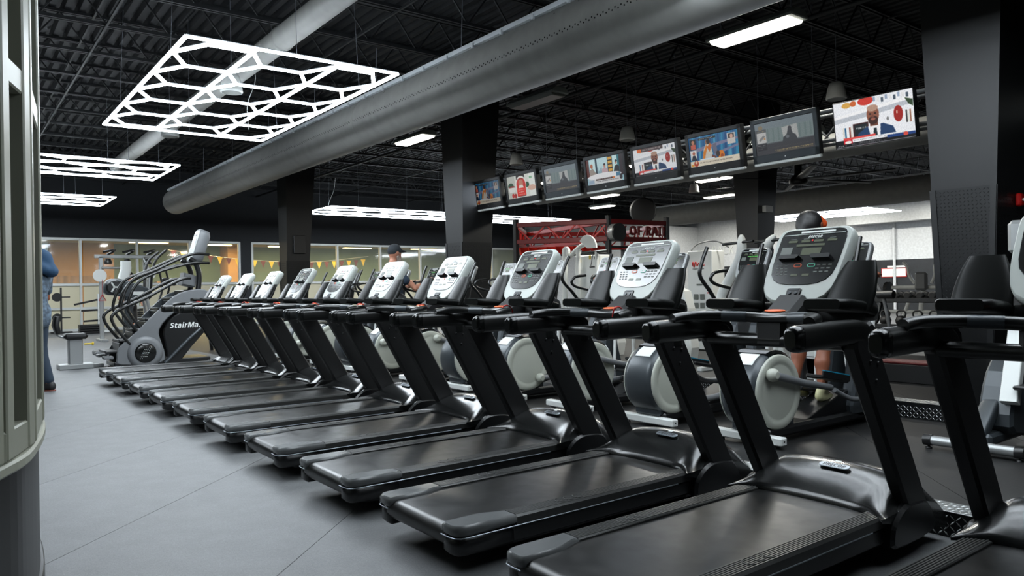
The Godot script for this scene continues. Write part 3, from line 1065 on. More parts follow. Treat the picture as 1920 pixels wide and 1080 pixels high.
func make_treadmill() -> Node3D:
	var t := thing("treadmill", "", "treadmill", Vector3.ZERO, 0.0, "treadmills in the front row")
	var b: MB
	# frame and feet under the deck
	b = MB.new()
	b.box(V(1.0, 0.085, 0), V(1.72, 0.07, 0.56), 0.01)
	b.box(V(1.72, 0.1, 0), V(0.5, 0.12, 0.6), 0.02)
	part(b, "frame", M.upright, t)
	for s in [-1, 1]:
		b = MB.new()
		b.lathe([Vector2(0.035, 0.0), Vector2(0.038, 0.012), Vector2(0.022, 0.02), Vector2(0.02, 0.06)], 14)
		part(b, "foot", M.plastic, t, V(0.42, 0, s * 0.2))
		b = MB.new()
		b.box(V(0, 0.03, 0), V(0.09, 0.06, 0.06), 0.01)
		part(b, "foot", M.plastic, t, V(1.78, 0, s * 0.25))
	# deck board inside the belt, belt loop
	b = MB.new()
	b.box(V(0.84, 0.155, 0), V(1.5, 0.07, 0.5), 0.005)
	part(b, "deck_board", M.upright, t)
	b = MB.new()
	b.soft()
	var loop := []
	for q in 9:
		loop.append(Vector2(1.62 - q * 0.196, 0.1965))
	for q in 9:
		var a := PI / 2 + PI * (q + 1) / 9
		loop.append(Vector2(0.052 + 0.0465 * cos(a), 0.15 + 0.0465 * sin(a)))
	loop.append(Vector2(1.62, 0.1035))
	for q in loop.size() - 1:
		b.quad(V(loop[q].x, loop[q].y, -0.262), V(loop[q + 1].x, loop[q + 1].y, -0.262), V(loop[q + 1].x, loop[q + 1].y, 0.262), V(loop[q].x, loop[q].y, 0.262))
	part(b, "running_belt", M.belt, t)
	# side rails with ridged tops, end caps and bright trim line
	for s in [-1.0, 1.0]:
		var up := fr(Vector3.ZERO, V(1, 0, 0), V(0, 0, s), V(0, 1, 0))
		b = MB.new()
		var sec := PackedVector2Array()
		sec.append(Vector2(0.264, 0.165))
		sec.append(Vector2(0.264, 0.203))
		sec.append(Vector2(0.268, 0.2075))
		for q in 7:
			var z := 0.272 + q * 0.0112
			sec.append(Vector2(z, 0.2075))
			sec.append(Vector2(z + 0.0022, 0.211))
			sec.append(Vector2(z + 0.0078, 0.211))
			sec.append(Vector2(z + 0.01, 0.2075))
		sec.append(Vector2(0.35, 0.207))
		sec.append(Vector2(0.357, 0.199))
		sec.append(Vector2(0.357, 0.165))
		var rings := []
		for x in [0.31, 1.52]:
			var ring := PackedVector3Array()
			for q in sec: ring.append(V(x, q.y, q.x * s))
			rings.append(ring)
		b.loft(rings, true, false)
		var rail := part(b, "side_rail", M.strip, t)
		# raised arcs beside the foot zone
		b = MB.new()
		for q in 3:
			var arc := []
			for k in 9:
				var a := PI * 0.5 + PI * k / 8
				arc.append(V(0.6 + q * 0.055 + 0.03 * cos(a), 0.2115, s * (0.311 + 0.028 * sin(a))))
			b.tube(arc, 0.0022, 5)
		part(b, "foot_arcs", M.strip, rail)
		b = MB.new()
		b.box(V(0.92, 0.128, s * 0.318), V(1.26, 0.075, 0.068), 0.01)
		part(b, "side_skirt", M.plastic, t)
		# cap outline seen from above
		var o := PackedVector2Array()
		for q in [[0.312, 0.357], [0.06, 0.357], [0.024, 0.349], [0.006, 0.33], [0.0, 0.3], [0.0, 0.262], [0.004, 0.236], [0.016, 0.226], [0.15, 0.226], [0.2, 0.23], [0.25, 0.248], [0.28, 0.259], [0.312, 0.264]]:
			o.append(Vector2(q[0], q[1]))
		b = MB.new()
		b.prism(o, 0.166, 0.2125, up, 0.011, true)
		var cap := part(b, "end_cap", M.cap, t)
		b = MB.new()
		var o2 := PackedVector2Array()
		for q in o: o2.append(Vector2(q.x + (0.006 if q.x < 0.2 else 0.0), q.y - (0.008 if q.y > 0.3 else -0.004)))
		b.prism(o2, 0.082, 0.162, up, 0.016, true)
		part(b, "cap_base", M.plastic, cap)
		b = MB.new()
		var line := []
		for q in [[1.36, 0.3585], [0.3, 0.3585], [0.06, 0.3585], [0.024, 0.351], [0.005, 0.331], [-0.001, 0.3], [-0.001, 0.236]]:
			line.append(V(q[0], 0.1635, s * q[1]))
		b.tube(line, 0.0028, 6)
		part(b, "trim_line", M.trim, cap)
	# motor hood
	b = MB.new()
	b.soft()
	var nz := 33
	var rows := []
	for i in nz:
		var z := lerpf(-0.378, 0.378, i / (nz - 1.0))
		var a := absf(z)
		var xr := 1.505 - 0.11 * pow(a / 0.378, 4.0)
		var yr := 0.199 + 0.012 * smoothstep(0.2, 0.3, a)
		var yc := 0.348 - 0.02 * pow(a / 0.27, 2.0) - 0.085 * pow(maxf(a - 0.25, 0.0) / 0.128, 2.0)
		var xc := 1.735
		var row := PackedVector3Array()
		row.append(V(xr + 0.004, yr - 0.012, z))
		for k in 9:
			var u := k / 8.0
			row.append(V(lerpf(xr, xc, u), yr + (yc - yr) * sin(u * PI / 2), z))
		for k in 6:
			var u := (k + 1) / 6.0
			row.append(V(lerpf(xc, 2.0, sin(u * PI / 2)), yc - (yc - 0.06) * (1.0 - cos(u * PI / 2)), z))
		rows.append(row)
	for i in nz - 1:
		for k in rows[i].size() - 1:
			b.quad(rows[i][k], rows[i][k + 1], rows[i + 1][k + 1], rows[i + 1][k])
	b.flat()
	b.fan(rows[0])
	b.fan(rows[nz - 1])
	var hood := part(b, "motor_hood", M.hood, t)
	# badge on the hood
	var hn := V(-0.34, 0.94, 0).normalized()
	var hx := fr(V(1.655, 0.3335, 0.03), V(0, 0, 1), V(0.94, 0.34, 0).normalized(), hn)
	b = MB.new()
	b.prism(rrect(0.15, 0.036, 0.0175, 5), 0.0, 0.006, hx, 0.002)
	var bad := part(b, "badge", M.trim, hood)
	text("PRECOR", 0.022, 0.001, "wordmark", M.graphite, bad, hx * Transform3D(Basis(), V(0, 0, 0.0065)), "Droid Sans", true, 0.15)
	b = MB.new()
	b.box(hx * V(0.002, 0.034, 0.006), V(0.0015, 0.014, 0.03), 0.0, Basis(hn, hx.basis.y, hx.basis.x))
	part(b, "sticker", M.print_white, hood)
	# uprights, rails, feet shells
	for s in [-1.0, 1.0]:
		var sd := fr(Vector3.ZERO, V(1, 0, 0), V(0, 1, 0), V(0, 0, s))
		b = MB.new()
		b.prism(smooth_poly(pv([1.5, 0.07, 1.47, 0.14, 1.5, 0.19, 1.57, 0.235, 1.66, 0.245, 1.78, 0.23, 1.84, 0.16, 1.83, 0.08]), 3), 0.322, 0.392, sd, 0.014)
		part(b, "foot_shell", M.plastic, t)
		b = MB.new()
		b.prism(pv([1.615, 0.22, 1.21, 0.925, 1.215, 1.0, 1.34, 1.035, 1.385, 1.0, 1.405, 0.91, 1.795, 0.22]), 0.318, 0.385, sd, 0.012)
		var u := part(b, "upright", M.upright, t)
		for q in [[1.315, 0.87], [1.375, 0.86], [1.36, 0.79]]:
			b = MB.new()
			b.lathe([Vector2(0.0085, 0.0), Vector2(0.0085, 0.004), Vector2(0.006, 0.007)], 10, fr(V(q[0], q[1], s * 0.384), V(1, 0, 0), V(0, 0, s), V(0, -s, 0)))
			part(b, "bolt", M.upright, u)
		b = MB.new()
		var zz: float = s * 0.352
		var line := path([V(0.85, 0.985, zz), V(1.0, 0.988, zz), V(1.18, 0.992, zz), V(1.29, 0.985, zz), V(1.34, 0.945, zz), V(1.352, 0.88, zz)], 4)
		var sc := []
		for q in line.size():
			sc.append(Vector2(1.0, 1.0))
		b.sweep(line, rrect(0.072, 0.102, 0.03, 4), Vector3(0.02, 1, 0).normalized(), sc, true)
		var hr := part(b, "handrail", M.grip, t)
		# rounded nose of the rail
		b = MB.new()
		var rings := []
		for q in 6:
			var a := PI / 2 * q / 5
			var ring := PackedVector3Array()
			for v in rrect(0.072, 0.102, 0.03, 4):
				var w: Vector2 = v * (0.62 + 0.38 * cos(a))
				ring.append(V(0.848 - 0.045 * sin(a), 0.985 + w.y, zz - w.x))
			rings.append(ring)
		b.loft(rings, true, true)
		part(b, "rail_nose", M.plastic_gloss, hr)
	# front bar with contact sensors, lower bar
	b = MB.new()
	var bar := path([V(0.96, 1.04, -0.335), V(1.05, 1.05, -0.31), V(1.15, 1.05, -0.22), V(1.2, 1.045, -0.1), V(1.21, 1.04, 0), V(1.2, 1.045, 0.1), V(1.15, 1.05, 0.22), V(1.05, 1.05, 0.31), V(0.96, 1.04, 0.335)], 4)
	b.tube(bar, 0.0235, 12)
	var fb := part(b, "front_bar", M.grip, t)
	for s in [-1.0, 1.0]:
		b = MB.new()
		b.tube([V(1.155, 1.0495, s * 0.212), V(1.18, 1.0475, s * 0.155), V(1.196, 1.0455, s * 0.11)], 0.0245, 12)
		part(b, "pulse_sensor", M.graphite, fb)
	b = MB.new()
	b.tube([V(1.22, 0.945, -0.33), V(1.22, 0.945, 0.33)], 0.03, 14)
	part(b, "lower_bar", M.grip, t)
	b = MB.new()
	b.prism(pv([1.19, 0.93, 1.27, 0.92, 1.42, 1.02, 1.47, 1.12, 1.37, 1.14, 1.27, 1.075, 1.2, 1.06]), -0.075, 0.075, Transform3D(), 0.02)
	b.sweep(path([V(1.43, 1.075, -0.33), V(1.44, 1.06, -0.2), V(1.45, 1.05, 0), V(1.44, 1.06, 0.2), V(1.43, 1.075, 0.33)], 3), rrect(0.11, 0.09, 0.035, 3), Vector3.UP)
	var nk := part(b, "console_neck", M.matte_black, t)
	b = MB.new()
	b.prism(oval(0.05, 0.022, 20), 0.0, 0.006, fr(V(1.245, 1.07, 0.0), V(0, 0, 1), V(0.985, 0.17, 0).normalized(), V(-0.17, 0.985, 0).normalized()), 0.002)
	var st := part(b, "stop_button", M.orange, nk)
	st.set_meta("label", "orange stop button")
	# cup holders either side: tray and tall back shell
	for s in [-1.0, 1.0]:
		b = MB.new()
		b.sweep(path([V(1.19, 1.105, s * 0.25), V(1.26, 1.1, s * 0.25), V(1.36, 1.09, s * 0.25), V(1.46, 1.07, s * 0.25)], 2), rrect(0.2, 0.05, 0.02, 3), Vector3.UP, [0.8, 0.96, 1, 1, 1, 1, 0.95])
		var tr := part(b, "cup_tray", M.pod, t)
		b = MB.new()
		var rings := []
		for q in 8:
			var f := q / 7.0
			var ring := PackedVector3Array()
			var w := 0.105 * (1.0 - 0.42 * pow(f, 2.4))
			var dep := 0.075 * (1.0 - 0.5 * f)
			for v in rrect(1.0, 1.0, 0.42, 4):
				ring.append(V(1.375 + 0.11 * f + v.y * dep, 1.075 + 0.21 * f, s * (0.255 + 0.012 * f) + v.x * w * 2.0))
			rings.append(ring)
		b.loft(rings, true, true)
		part(b, "cup_shell", M.pod, tr)
	console(t, fr(V(1.37, 1.1, 0), V(0, 0, 1), TUP, TNO), 1.13, true, true)
	return t

func build_treadmills():
	var proto := make_treadmill()
	var labels := ["treadmill cut off at the picture edge, nearest of the row", "nearest whole treadmill with its dark console face readable", "second whole treadmill of the row counted from the camera", "third whole treadmill of the row counted from the camera", "fourth whole treadmill of the row counted from the camera", "fifth whole treadmill of the row counted from the camera", "sixth whole treadmill of the row counted from the camera", "seventh whole treadmill of the row counted from the camera", "third treadmill before the stair climber", "second treadmill before the stair climber", "furthest treadmill, next to the stair climber"]
	for k in 11:
		var at := V(1.66, 0, -(0.905 + 1.02 * k))
		var o: Node3D = proto
		if k == 0:
			proto.position = at
			proto.set_meta("label", labels[0])
		else:
			o = copy(proto, "treadmill", labels[k], at)
		if k > 1:
			# red safety cord over the front bar
			var b := MB.new()
			var z := 0.16 - 0.02 * (k % 3)
			b.tube(path([V(1.145, 1.03, z), V(1.15, 1.078, z + 0.01), V(1.2, 1.078, z + 0.005), V(1.215, 1.03, z + 0.02), V(1.2, 0.985, z - 0.03)], 4), 0.004, 6)
			part(b, "safety_cord", M.red, o)

# ---------------------------------------------------------------- screens
class Paint:
	var im: Image
	var w: int
	var h: int
	func _init(a: int, b: int, c: Color):
		w = a
		h = b
		im = Image.create(w, h, false, Image.FORMAT_RGB8)
		im.fill(c)
	func rect(x: float, y: float, a: float, b: float, c: Color):
		im.fill_rect(Rect2i(int(x * w), int(y * h), maxi(1, int(a * w)), maxi(1, int(b * h))), c)
	func poly(p: Array, c: Color):
		var pts := PackedVector2Array()
		for i in range(0, p.size(), 2):
			pts.append(Vector2(p[i] * w, p[i + 1] * h))
		var lo := pts[0]
		var hi := pts[0]
		for q in pts:
			lo = lo.min(q)
			hi = hi.max(q)
		for y in range(maxi(0, int(lo.y)), mini(h, int(hi.y) + 1)):
			for x in range(maxi(0, int(lo.x)), mini(w, int(hi.x) + 1)):
				if Geometry2D.is_point_in_polygon(Vector2(x + 0.5, y + 0.5), pts):
					im.set_pixel(x, y, c)
	func ell(cx: float, cy: float, rx: float, ry: float, c: Color):
		for y in range(maxi(0, int((cy - ry) * h)), mini(h, int((cy + ry) * h) + 1)):
			for x in range(maxi(0, int((cx - rx) * w)), mini(w, int((cx + rx) * w) + 1)):
				if pow((float(x) / w - cx) / rx, 2) + pow((float(y) / h - cy) / ry, 2) <= 1.0:
					im.set_pixel(x, y, c)
	# a line of tiny strokes that reads as small print
	func print(x: float, y: float, a: float, b: float, c: Color, sd := 1):
		var rng := RandomNumberGenerator.new()
		rng.seed = sd
		var k := x
		while k < x + a:
			var s := rng.randf_range(0.006, 0.016)
			if rng.randf() > 0.16:
				rect(k, y + b * rng.randf_range(0.0, 0.2), s * 0.75, b * rng.randf_range(0.7, 1.0), c)
			k += s
	func grain(amount: float, sd: int, blotch := 6):
		var f := FastNoiseLite.new()
		f.seed = sd
		f.frequency = 1.0 / blotch
		for y in h:
			for x in w:
				var c := im.get_pixel(x, y)
				var k := 1.0 + amount * f.get_noise_2d(x, y)
				im.set_pixel(x, y, Color(c.r * k, c.g * k, c.b * k).clamp())

func pic(kind: String) -> ImageTexture:
	var p: Paint
	match kind:
		"anchor", "anchor_banner":
			p = Paint.new(240, 136, Color(0.93, 0.94, 0.96))
			p.poly([0, 0.36, 0.45, 0.3, 1, 0.2, 1, 0.3, 0.45, 0.4, 0, 0.46], Color(0.74, 0.76, 0.79))
			p.poly([0, 0.3, 1, 0.14, 1, 0.2, 0, 0.36], Color(0.97, 0.97, 0.98))
			p.ell(0.17, 0.08, 0.06, 0.06, Color(0.85, 0.65, 0.3))
			p.ell(0.26, 0.07, 0.04, 0.06, Color(0.8, 0.4, 0.2))
			p.ell(0.42, 0.06, 0.1, 0.09, Color(0.8, 0.22, 0.18))
			for q in 9:
				p.rect(0.52 + q * 0.05, 0.02 + 0.02 * (q % 3), 0.03, 0.1, [Color(0.6, 0.66, 0.75), Color(0.9, 0.9, 0.9), Color(0.3, 0.35, 0.4)][q % 3])
			p.poly([0.9, 0.16, 0.99, 0.22, 0.99, 0.36, 0.94, 0.3], Color(0.15, 0.25, 0.12))
			for q in 6:
				p.rect(0.1 + q * 0.028, 0.56 + 0.01 * (q % 2), 0.022, 0.3, [Color(0.88, 0.86, 0.82), Color(0.2, 0.4, 0.55), Color(0.95, 0.95, 0.95), Color(0.55, 0.3, 0.25)][q % 4])
			p.rect(0.24, 0.52, 0.2, 0.3, Color(0.22, 0.1, 0.1))
			p.rect(0.26, 0.55, 0.16, 0.26, Color(0.1, 0.14, 0.16))
			p.print(0.28, 0.6, 0.12, 0.05, Color(0.8, 0.8, 0.8), 4)
			p.ell(0.81, 0.46, 0.055, 0.17, Color(0.62, 0.12, 0.08))
			p.rect(0.795, 0.4, 0.014, 0.06, Color(0.95, 0.9, 0.85))
			for q in 5:
				p.rect(0.88 + q * 0.022, 0.42, 0.017, 0.26, [Color(0.95, 0.95, 0.95), Color(0.2, 0.2, 0.2), Color(0.85, 0.85, 0.8), Color(0.6, 0.4, 0.3), Color(0.95, 0.95, 0.95)][q])
			p.ell(0.68, 0.52, 0.015, 0.04, Color(0.5, 0.5, 0.5))
			p.poly([0.26, 0.98, 0.3, 0.74, 0.42, 0.62, 0.62, 0.6, 0.74, 0.7, 0.8, 0.98], Color(0.12, 0.24, 0.4))
			p.poly([0.43, 0.62, 0.5, 0.56, 0.59, 0.6, 0.57, 0.98, 0.47, 0.98], Color(0.95, 0.95, 0.96))
			p.poly([0.5, 0.68, 0.535, 0.68, 0.55, 0.95, 0.49, 0.95], Color(0.1, 0.16, 0.18))
			p.rect(0.46, 0.5, 0.1, 0.13, Color(0.45, 0.27, 0.2))
			p.ell(0.5, 0.38, 0.078, 0.19, Color(0.55, 0.34, 0.26))
			p.ell(0.5, 0.24, 0.07, 0.07, Color(0.72, 0.58, 0.5))
			p.ell(0.5, 0.5, 0.062, 0.09, Color(0.24, 0.14, 0.11))
			p.ell(0.5, 0.475, 0.03, 0.028, Color(0.6, 0.36, 0.3))
			p.ell(0.468, 0.36, 0.014, 0.016, Color(0.12, 0.07, 0.06))
			p.ell(0.53, 0.36, 0.014, 0.016, Color(0.12, 0.07, 0.06))
			p.poly([0.495, 0.37, 0.505, 0.37, 0.52, 0.44, 0.48, 0.44], Color(0.48, 0.28, 0.22))
			p.rect(0.1, 0.8, 0.42, 0.045, Color(0.86, 0.3, 0.28))
			p.rect(0.1, 0.845, 0.9, 0.075, Color(0.93, 0.94, 0.95))
			p.print(0.24, 0.86, 0.66, 0.03, Color(0.6, 0.6, 0.62), 2)
			p.rect(0, 0.915, 1, 0.085, Color(0.03, 0.03, 0.05))
			p.rect(0, 0.845, 0.1, 0.16, Color(0.03, 0.03, 0.05))
			p.rect(0.1, 0.845, 0.12, 0.09, Color(0.8, 0.1, 0.15))
			p.ell(0.16, 0.89, 0.045, 0.035, Color(0.95, 0.93, 0.9))
			p.rect(0.66, 0.88, 0.34, 0.06, Color(0.1, 0.25, 0.5))
			p.ell(0.88, 0.9, 0.03, 0.04, Color(0.85, 0.3, 0.25))
			p.print(0.02, 0.945, 0.12, 0.035, Color(0.85, 0.85, 0.85), 7)
			p.print(0.2, 0.935, 0.38, 0.022, Color(0.8, 0.8, 0.8), 8)
			p.print(0.2, 0.967, 0.46, 0.022, Color(0.7, 0.7, 0.7), 9)
			if kind == "anchor_banner":
				p.rect(0.1, 0.0, 0.62, 0.13, Color(0.28, 0.2, 0.2))
				p.rect(0.1, 0.0, 0.1, 0.13, Color(0.9, 0.4, 0.1))
				p.print(0.24, 0.03, 0.42, 0.06, Color(0.7, 0.66, 0.64), 5)
		"story", "story_dim":
			p = Paint.new(240, 136, Color(0.1, 0.42, 0.62))
			for q in 14:
				p.poly([q * 0.075, 0, q * 0.075 + 0.03, 0, q * 0.075 - 0.01 + 0.02 * (q % 3), 1, q * 0.075 - 0.05, 1], [Color(0.08, 0.34, 0.55), Color(0.18, 0.55, 0.7), Color(0.05, 0.28, 0.5), Color(0.3, 0.62, 0.75)][q % 4])
			p.poly([0, 0.42, 0.5, 0.3, 1, 0.22, 1, 0.3, 0.5, 0.42, 0, 0.55], Color(0.5, 0.5, 0.62))
			p.poly([0.5, 0.62, 1, 0.45, 1, 0.52, 0.5, 0.72], Color(0.48, 0.5, 0.62))
			p.poly([0.24, 0.9, 0.3, 0.45, 0.36, 0.26, 0.44, 0.3, 0.48, 0.6, 0.46, 0.9], Color(0.82, 0.8, 0.76))
			p.poly([0.25, 0.9, 0.29, 0.55, 0.36, 0.3, 0.38, 0.38, 0.32, 0.7, 0.3, 0.9], Color(0.85, 0.5, 0.1))
			p.poly([0.37, 0.4, 0.44, 0.26, 0.47, 0.36, 0.42, 0.56], Color(0.8, 0.42, 0.1))
			p.ell(0.375, 0.22, 0.035, 0.08, Color(0.6, 0.42, 0.32))
			p.ell(0.4, 0.2, 0.035, 0.1, Color(0.16, 0.11, 0.1))
			p.poly([0.48, 0.35, 0.56, 0.3, 0.58, 0.62, 0.5, 0.66], Color(0.42, 0.42, 0.5))
			p.ell(0.645, 0.72, 0.065, 0.15, Color(0.88, 0.5, 0.08))
			p.ell(0.66, 0.76, 0.03, 0.08, Color(0.65, 0.3, 0.06))
			p.ell(0.58, 0.66, 0.04, 0.1, Color(0.25, 0.2, 0.2))
			p.poly([0.44, 0.9, 0.46, 0.66, 0.54, 0.74, 0.56, 0.9], Color(0.45, 0.25, 0.22))
			p.rect(0.2, 0.06, 0.36, 0.07, Color(0.06, 0.06, 0.07))
			p.print(0.22, 0.075, 0.3, 0.035, Color(0.8, 0.8, 0.8), 3)
			p.rect(0.02, 0.06, 0.13, 0.36, Color(0.12, 0.14, 0.12))
			p.ell(0.085, 0.16, 0.03, 0.07, Color(0.75, 0.5, 0.38))
			p.rect(0.04, 0.24, 0.1, 0.16, Color(0.78, 0.36, 0.28))
			p.rect(0.02, 0.44, 0.13, 0.33, Color(0.9, 0.88, 0.86))
			p.ell(0.085, 0.53, 0.028, 0.06, Color(0.7, 0.42, 0.34))
			p.poly([0.03, 0.77, 0.06, 0.6, 0.11, 0.6, 0.15, 0.77], Color(0.1, 0.13, 0.2))
			p.rect(0.79, 0.08, 0.16, 0.36, Color(0.82, 0.8, 0.78))
			p.rect(0.81, 0.1, 0.12, 0.15, Color(0.3, 0.27, 0.27))
			p.ell(0.87, 0.18, 0.03, 0.07, Color(0.85, 0.68, 0.6))
			p.rect(0, 0.8, 1, 0.2, Color(0.9, 0.86, 0.78))
			p.print(0.2, 0.86, 0.66, 0.055, Color(0.5, 0.46, 0.42), 11)
			p.rect(0.21, 0.76, 0.3, 0.05, Color(0.85, 0.9, 0.95))
			p.ell(0.12, 0.88, 0.05, 0.1, Color(0.7, 0.25, 0.15))
			p.ell(0.12, 0.84, 0.025, 0.05, Color(0.9, 0.75, 0.6))
			p.rect(0.02, 0.9, 0.06, 0.08, Color(0.85, 0.6, 0.2))
			if kind == "story_dim":
				for y in p.h:
					for x in p.w:
						var c := p.im.get_pixel(x, y)
						p.im.set_pixel(x, y, Color(c.r * 0.7, c.g * 0.7, c.b * 0.7))
		"room":
			p = Paint.new(240, 136, Color(0.4, 0.42, 0.44))
			p.rect(0, 0, 1, 0.2, Color(0.55, 0.6, 0.63))
			p.rect(0.2, 0.2, 0.8, 0.45, Color(0.56, 0.62, 0.62))
			for q in 9:
				p.rect(0.22 + q * 0.09, 0.22, 0.03, 0.4, Color(0.5, 0.57, 0.57))
			p.poly([0.47, 0.24, 0.73, 0.2, 0.75, 0.62, 0.5, 0.66], Color(0.8, 0.81, 0.8))
			p.poly([0.46, 0.76, 0.49, 0.55, 0.55, 0.47, 0.58, 0.3, 0.63, 0.3, 0.65, 0.46, 0.7, 0.52, 0.74, 0.74], Color(0.3, 0.31, 0.33))
			p.ell(0.605, 0.3, 0.032, 0.07, Color(0.33, 0.33, 0.35))
			p.ell(0.56, 0.54, 0.03, 0.05, Color(0.5, 0.52, 0.54))
			p.rect(0, 0.68, 1, 0.32, Color(0.3, 0.3, 0.32))
			p.ell(0.1, 0.14, 0.04, 0.07, Color(0.62, 0.56, 0.46))
			p.print(0.04, 0.24, 0.13, 0.04, Color(0.66, 0.62, 0.5), 21)
			p.rect(0.03, 0.3, 0.17, 0.33, Color(0.88, 0.88, 0.87))
			p.poly([0.06, 0.5, 0.15, 0.38, 0.18, 0.42, 0.09, 0.56], Color(0.62, 0.62, 0.62))
			p.rect(0.15, 0.46, 0.03, 0.07, Color(0.85, 0.65, 0.45))
			p.rect(0.03, 0.65, 0.17, 0.2, Color(0.2, 0.2, 0.22))
			p.print(0.04, 0.68, 0.12, 0.03, Color(0.9, 0.9, 0.9), 22)
			p.print(0.04, 0.73, 0.14, 0.02, Color(0.6, 0.6, 0.6), 23)
			p.print(0.04, 0.78, 0.09, 0.02, Color(0.6, 0.6, 0.6), 24)
			p.print(0.3, 0.8, 0.6, 0.02, Color(0.42, 0.4, 0.38), 26)
			p.print(0.34, 0.885, 0.63, 0.045, Color(0.9, 0.8, 0.55), 25)
			p.rect(0.34, 0.945, 0.63, 0.012, Color(0.8, 0.7, 0.45))
		"bottle":
			p = Paint.new(240, 136, Color(0.86, 0.88, 0.85))
			p.rect(0, 0, 0.28, 1, Color(0.74, 0.75, 0.72))
			p.rect(0.78, 0, 0.22, 1, Color(0.92, 0.94, 0.92))
			p.ell(0.12, 0.42, 0.1, 0.14, Color(0.12, 0.28, 0.16))
			p.ell(0.16, 0.52, 0.12, 0.1, Color(0.55, 0.1, 0.08))
			p.poly([0.02, 0.5, 0.3, 0.5, 0.26, 0.72, 0.06, 0.72], Color(0.88, 0.88, 0.86))
			p.ell(0.7, 0.46, 0.08, 0.12, Color(0.1, 0.32, 0.18))
			p.ell(0.86, 0.62, 0.14, 0.12, Color(0.86, 0.7, 0.62))
			p.rect(0.34, 0.0, 0.3, 0.95, Color(0.12, 0.06, 0.06))
			p.ell(0.49, 0.4, 0.19, 0.36, Color(0.93, 0.93, 0.9))
			p.ell(0.49, 0.44, 0.165, 0.32, Color(0.8, 0.14, 0.08))
			p.ell(0.49, 0.34, 0.08, 0.16, Color(0.78, 0.5, 0.4))
			p.poly([0.4, 0.58, 0.43, 0.44, 0.55, 0.44, 0.58, 0.58], Color(0.92, 0.9, 0.86))
			p.rect(0.33, 0.58, 0.32, 0.36, Color(0.88, 0.15, 0.06))
			p.print(0.38, 0.63, 0.22, 0.05, Color(0.95, 0.92, 0.88), 31)
			p.print(0.4, 0.73, 0.18, 0.05, Color(0.95, 0.92, 0.88), 32)
			p.print(0.38, 0.84, 0.22, 0.045, Color(0.95, 0.92, 0.88), 33)
			p.print(0.36, 0.15, 0.26, 0.05, Color(0.3, 0.08, 0.06), 34)
			p.ell(0.17, 0.86, 0.045, 0.1, Color(0.75, 0.12, 0.08))
			p.ell(0.26, 0.88, 0.045, 0.1, Color(0.62, 0.1, 0.07))
			p.print(0.8, 0.12, 0.1, 0.12, Color(0.2, 0.55, 0.3), 35)
		"desk":
			p = Paint.new(240, 136, Color(0.62, 0.78, 0.82))
			p.rect(0, 0, 0.08, 0.7, Color(0.35, 0.15, 0.12))
			p.rect(0.1, 0.02, 0.16, 0.55, Color(0.8, 0.92, 0.93))
			p.rect(0.26, 0, 0.05, 0.62, Color(0.14, 0.22, 0.28))
			p.rect(0.31, 0.02, 0.29, 0.55, Color(0.76, 0.88, 0.9))
			for q in 12:
				p.rect(0.32 + q * 0.024, 0.34 + 0.05 * (q * 7 % 4), 0.018, 0.25, Color(0.5, 0.62, 0.68))
			p.rect(0.6, 0, 0.13, 0.62, Color(0.1, 0.07, 0.06))
			for q in 4:
				p.rect(0.61, 0.03 + q * 0.15, 0.11, 0.11, Color(0.86, 0.66, 0.25))
			p.rect(0.73, 0.02, 0.13, 0.6, Color(0.8, 0.92, 0.92))
			p.rect(0.86, 0, 0.05, 0.66, Color(0.12, 0.45, 0.5))
			p.rect(0.91, 0, 0.09, 0.8, Color(0.18, 0.1, 0.13))
			p.poly([0.06, 0.72, 0.1, 0.4, 0.18, 0.36, 0.26, 0.56, 0.34, 0.62, 0.3, 0.72], Color(0.62, 0.58, 0.54))
			p.ell(0.15, 0.27, 0.035, 0.09, Color(0.72, 0.4, 0.26))
			p.poly([0.42, 0.62, 0.44, 0.44, 0.5, 0.38, 0.58, 0.44, 0.6, 0.62], Color(0.78, 0.66, 0.68))
			p.ell(0.51, 0.32, 0.028, 0.075, Color(0.78, 0.56, 0.48))
			p.ell(0.51, 0.27, 0.03, 0.04, Color(0.2, 0.16, 0.16))
			p.poly([0.74, 0.64, 0.78, 0.42, 0.84, 0.36, 0.9, 0.44, 0.9, 0.66], Color(0.1, 0.11, 0.14))
			p.ell(0.82, 0.27, 0.028, 0.075, Color(0.76, 0.54, 0.46))
			p.ell(0.825, 0.22, 0.03, 0.045, Color(0.1, 0.09, 0.09))
			p.ell(0.48, 0.7, 0.46, 0.12, Color(0.93, 0.93, 0.94))
			p.rect(0.04, 0.8, 0.9, 0.2, Color(0.84, 0.84, 0.84))
			p.rect(0.24, 0.8, 0.52, 0.06, Color(0.85, 0.45, 0.12))
			p.rect(0.24, 0.8, 0.46, 0.06, Color(0.2, 0.1, 0.08))
			p.print(0.26, 0.81, 0.4, 0.03, Color(0.9, 0.9, 0.88), 41)
			p.print(0.26, 0.88, 0.6, 0.045, Color(0.3, 0.3, 0.32), 42)
			p.rect(0.8, 0.66, 0.12, 0.14, Color(0.3, 0.5, 0.62))
			p.rect(0.03, 0.82, 0.16, 0.16, Color(0.6, 0.68, 0.76))
			p.ell(0.92, 0.84, 0.04, 0.1, Color(0.2, 0.2, 0.22))
	p.grain(0.16, 5, 4)
	p.im.resize(120, 68, Image.INTERPOLATE_LANCZOS)
	p.im.resize(240, 136, Image.INTERPOLATE_CUBIC)
	p.grain(0.1, 9, 2)
	return ImageTexture.create_from_image(p.im)

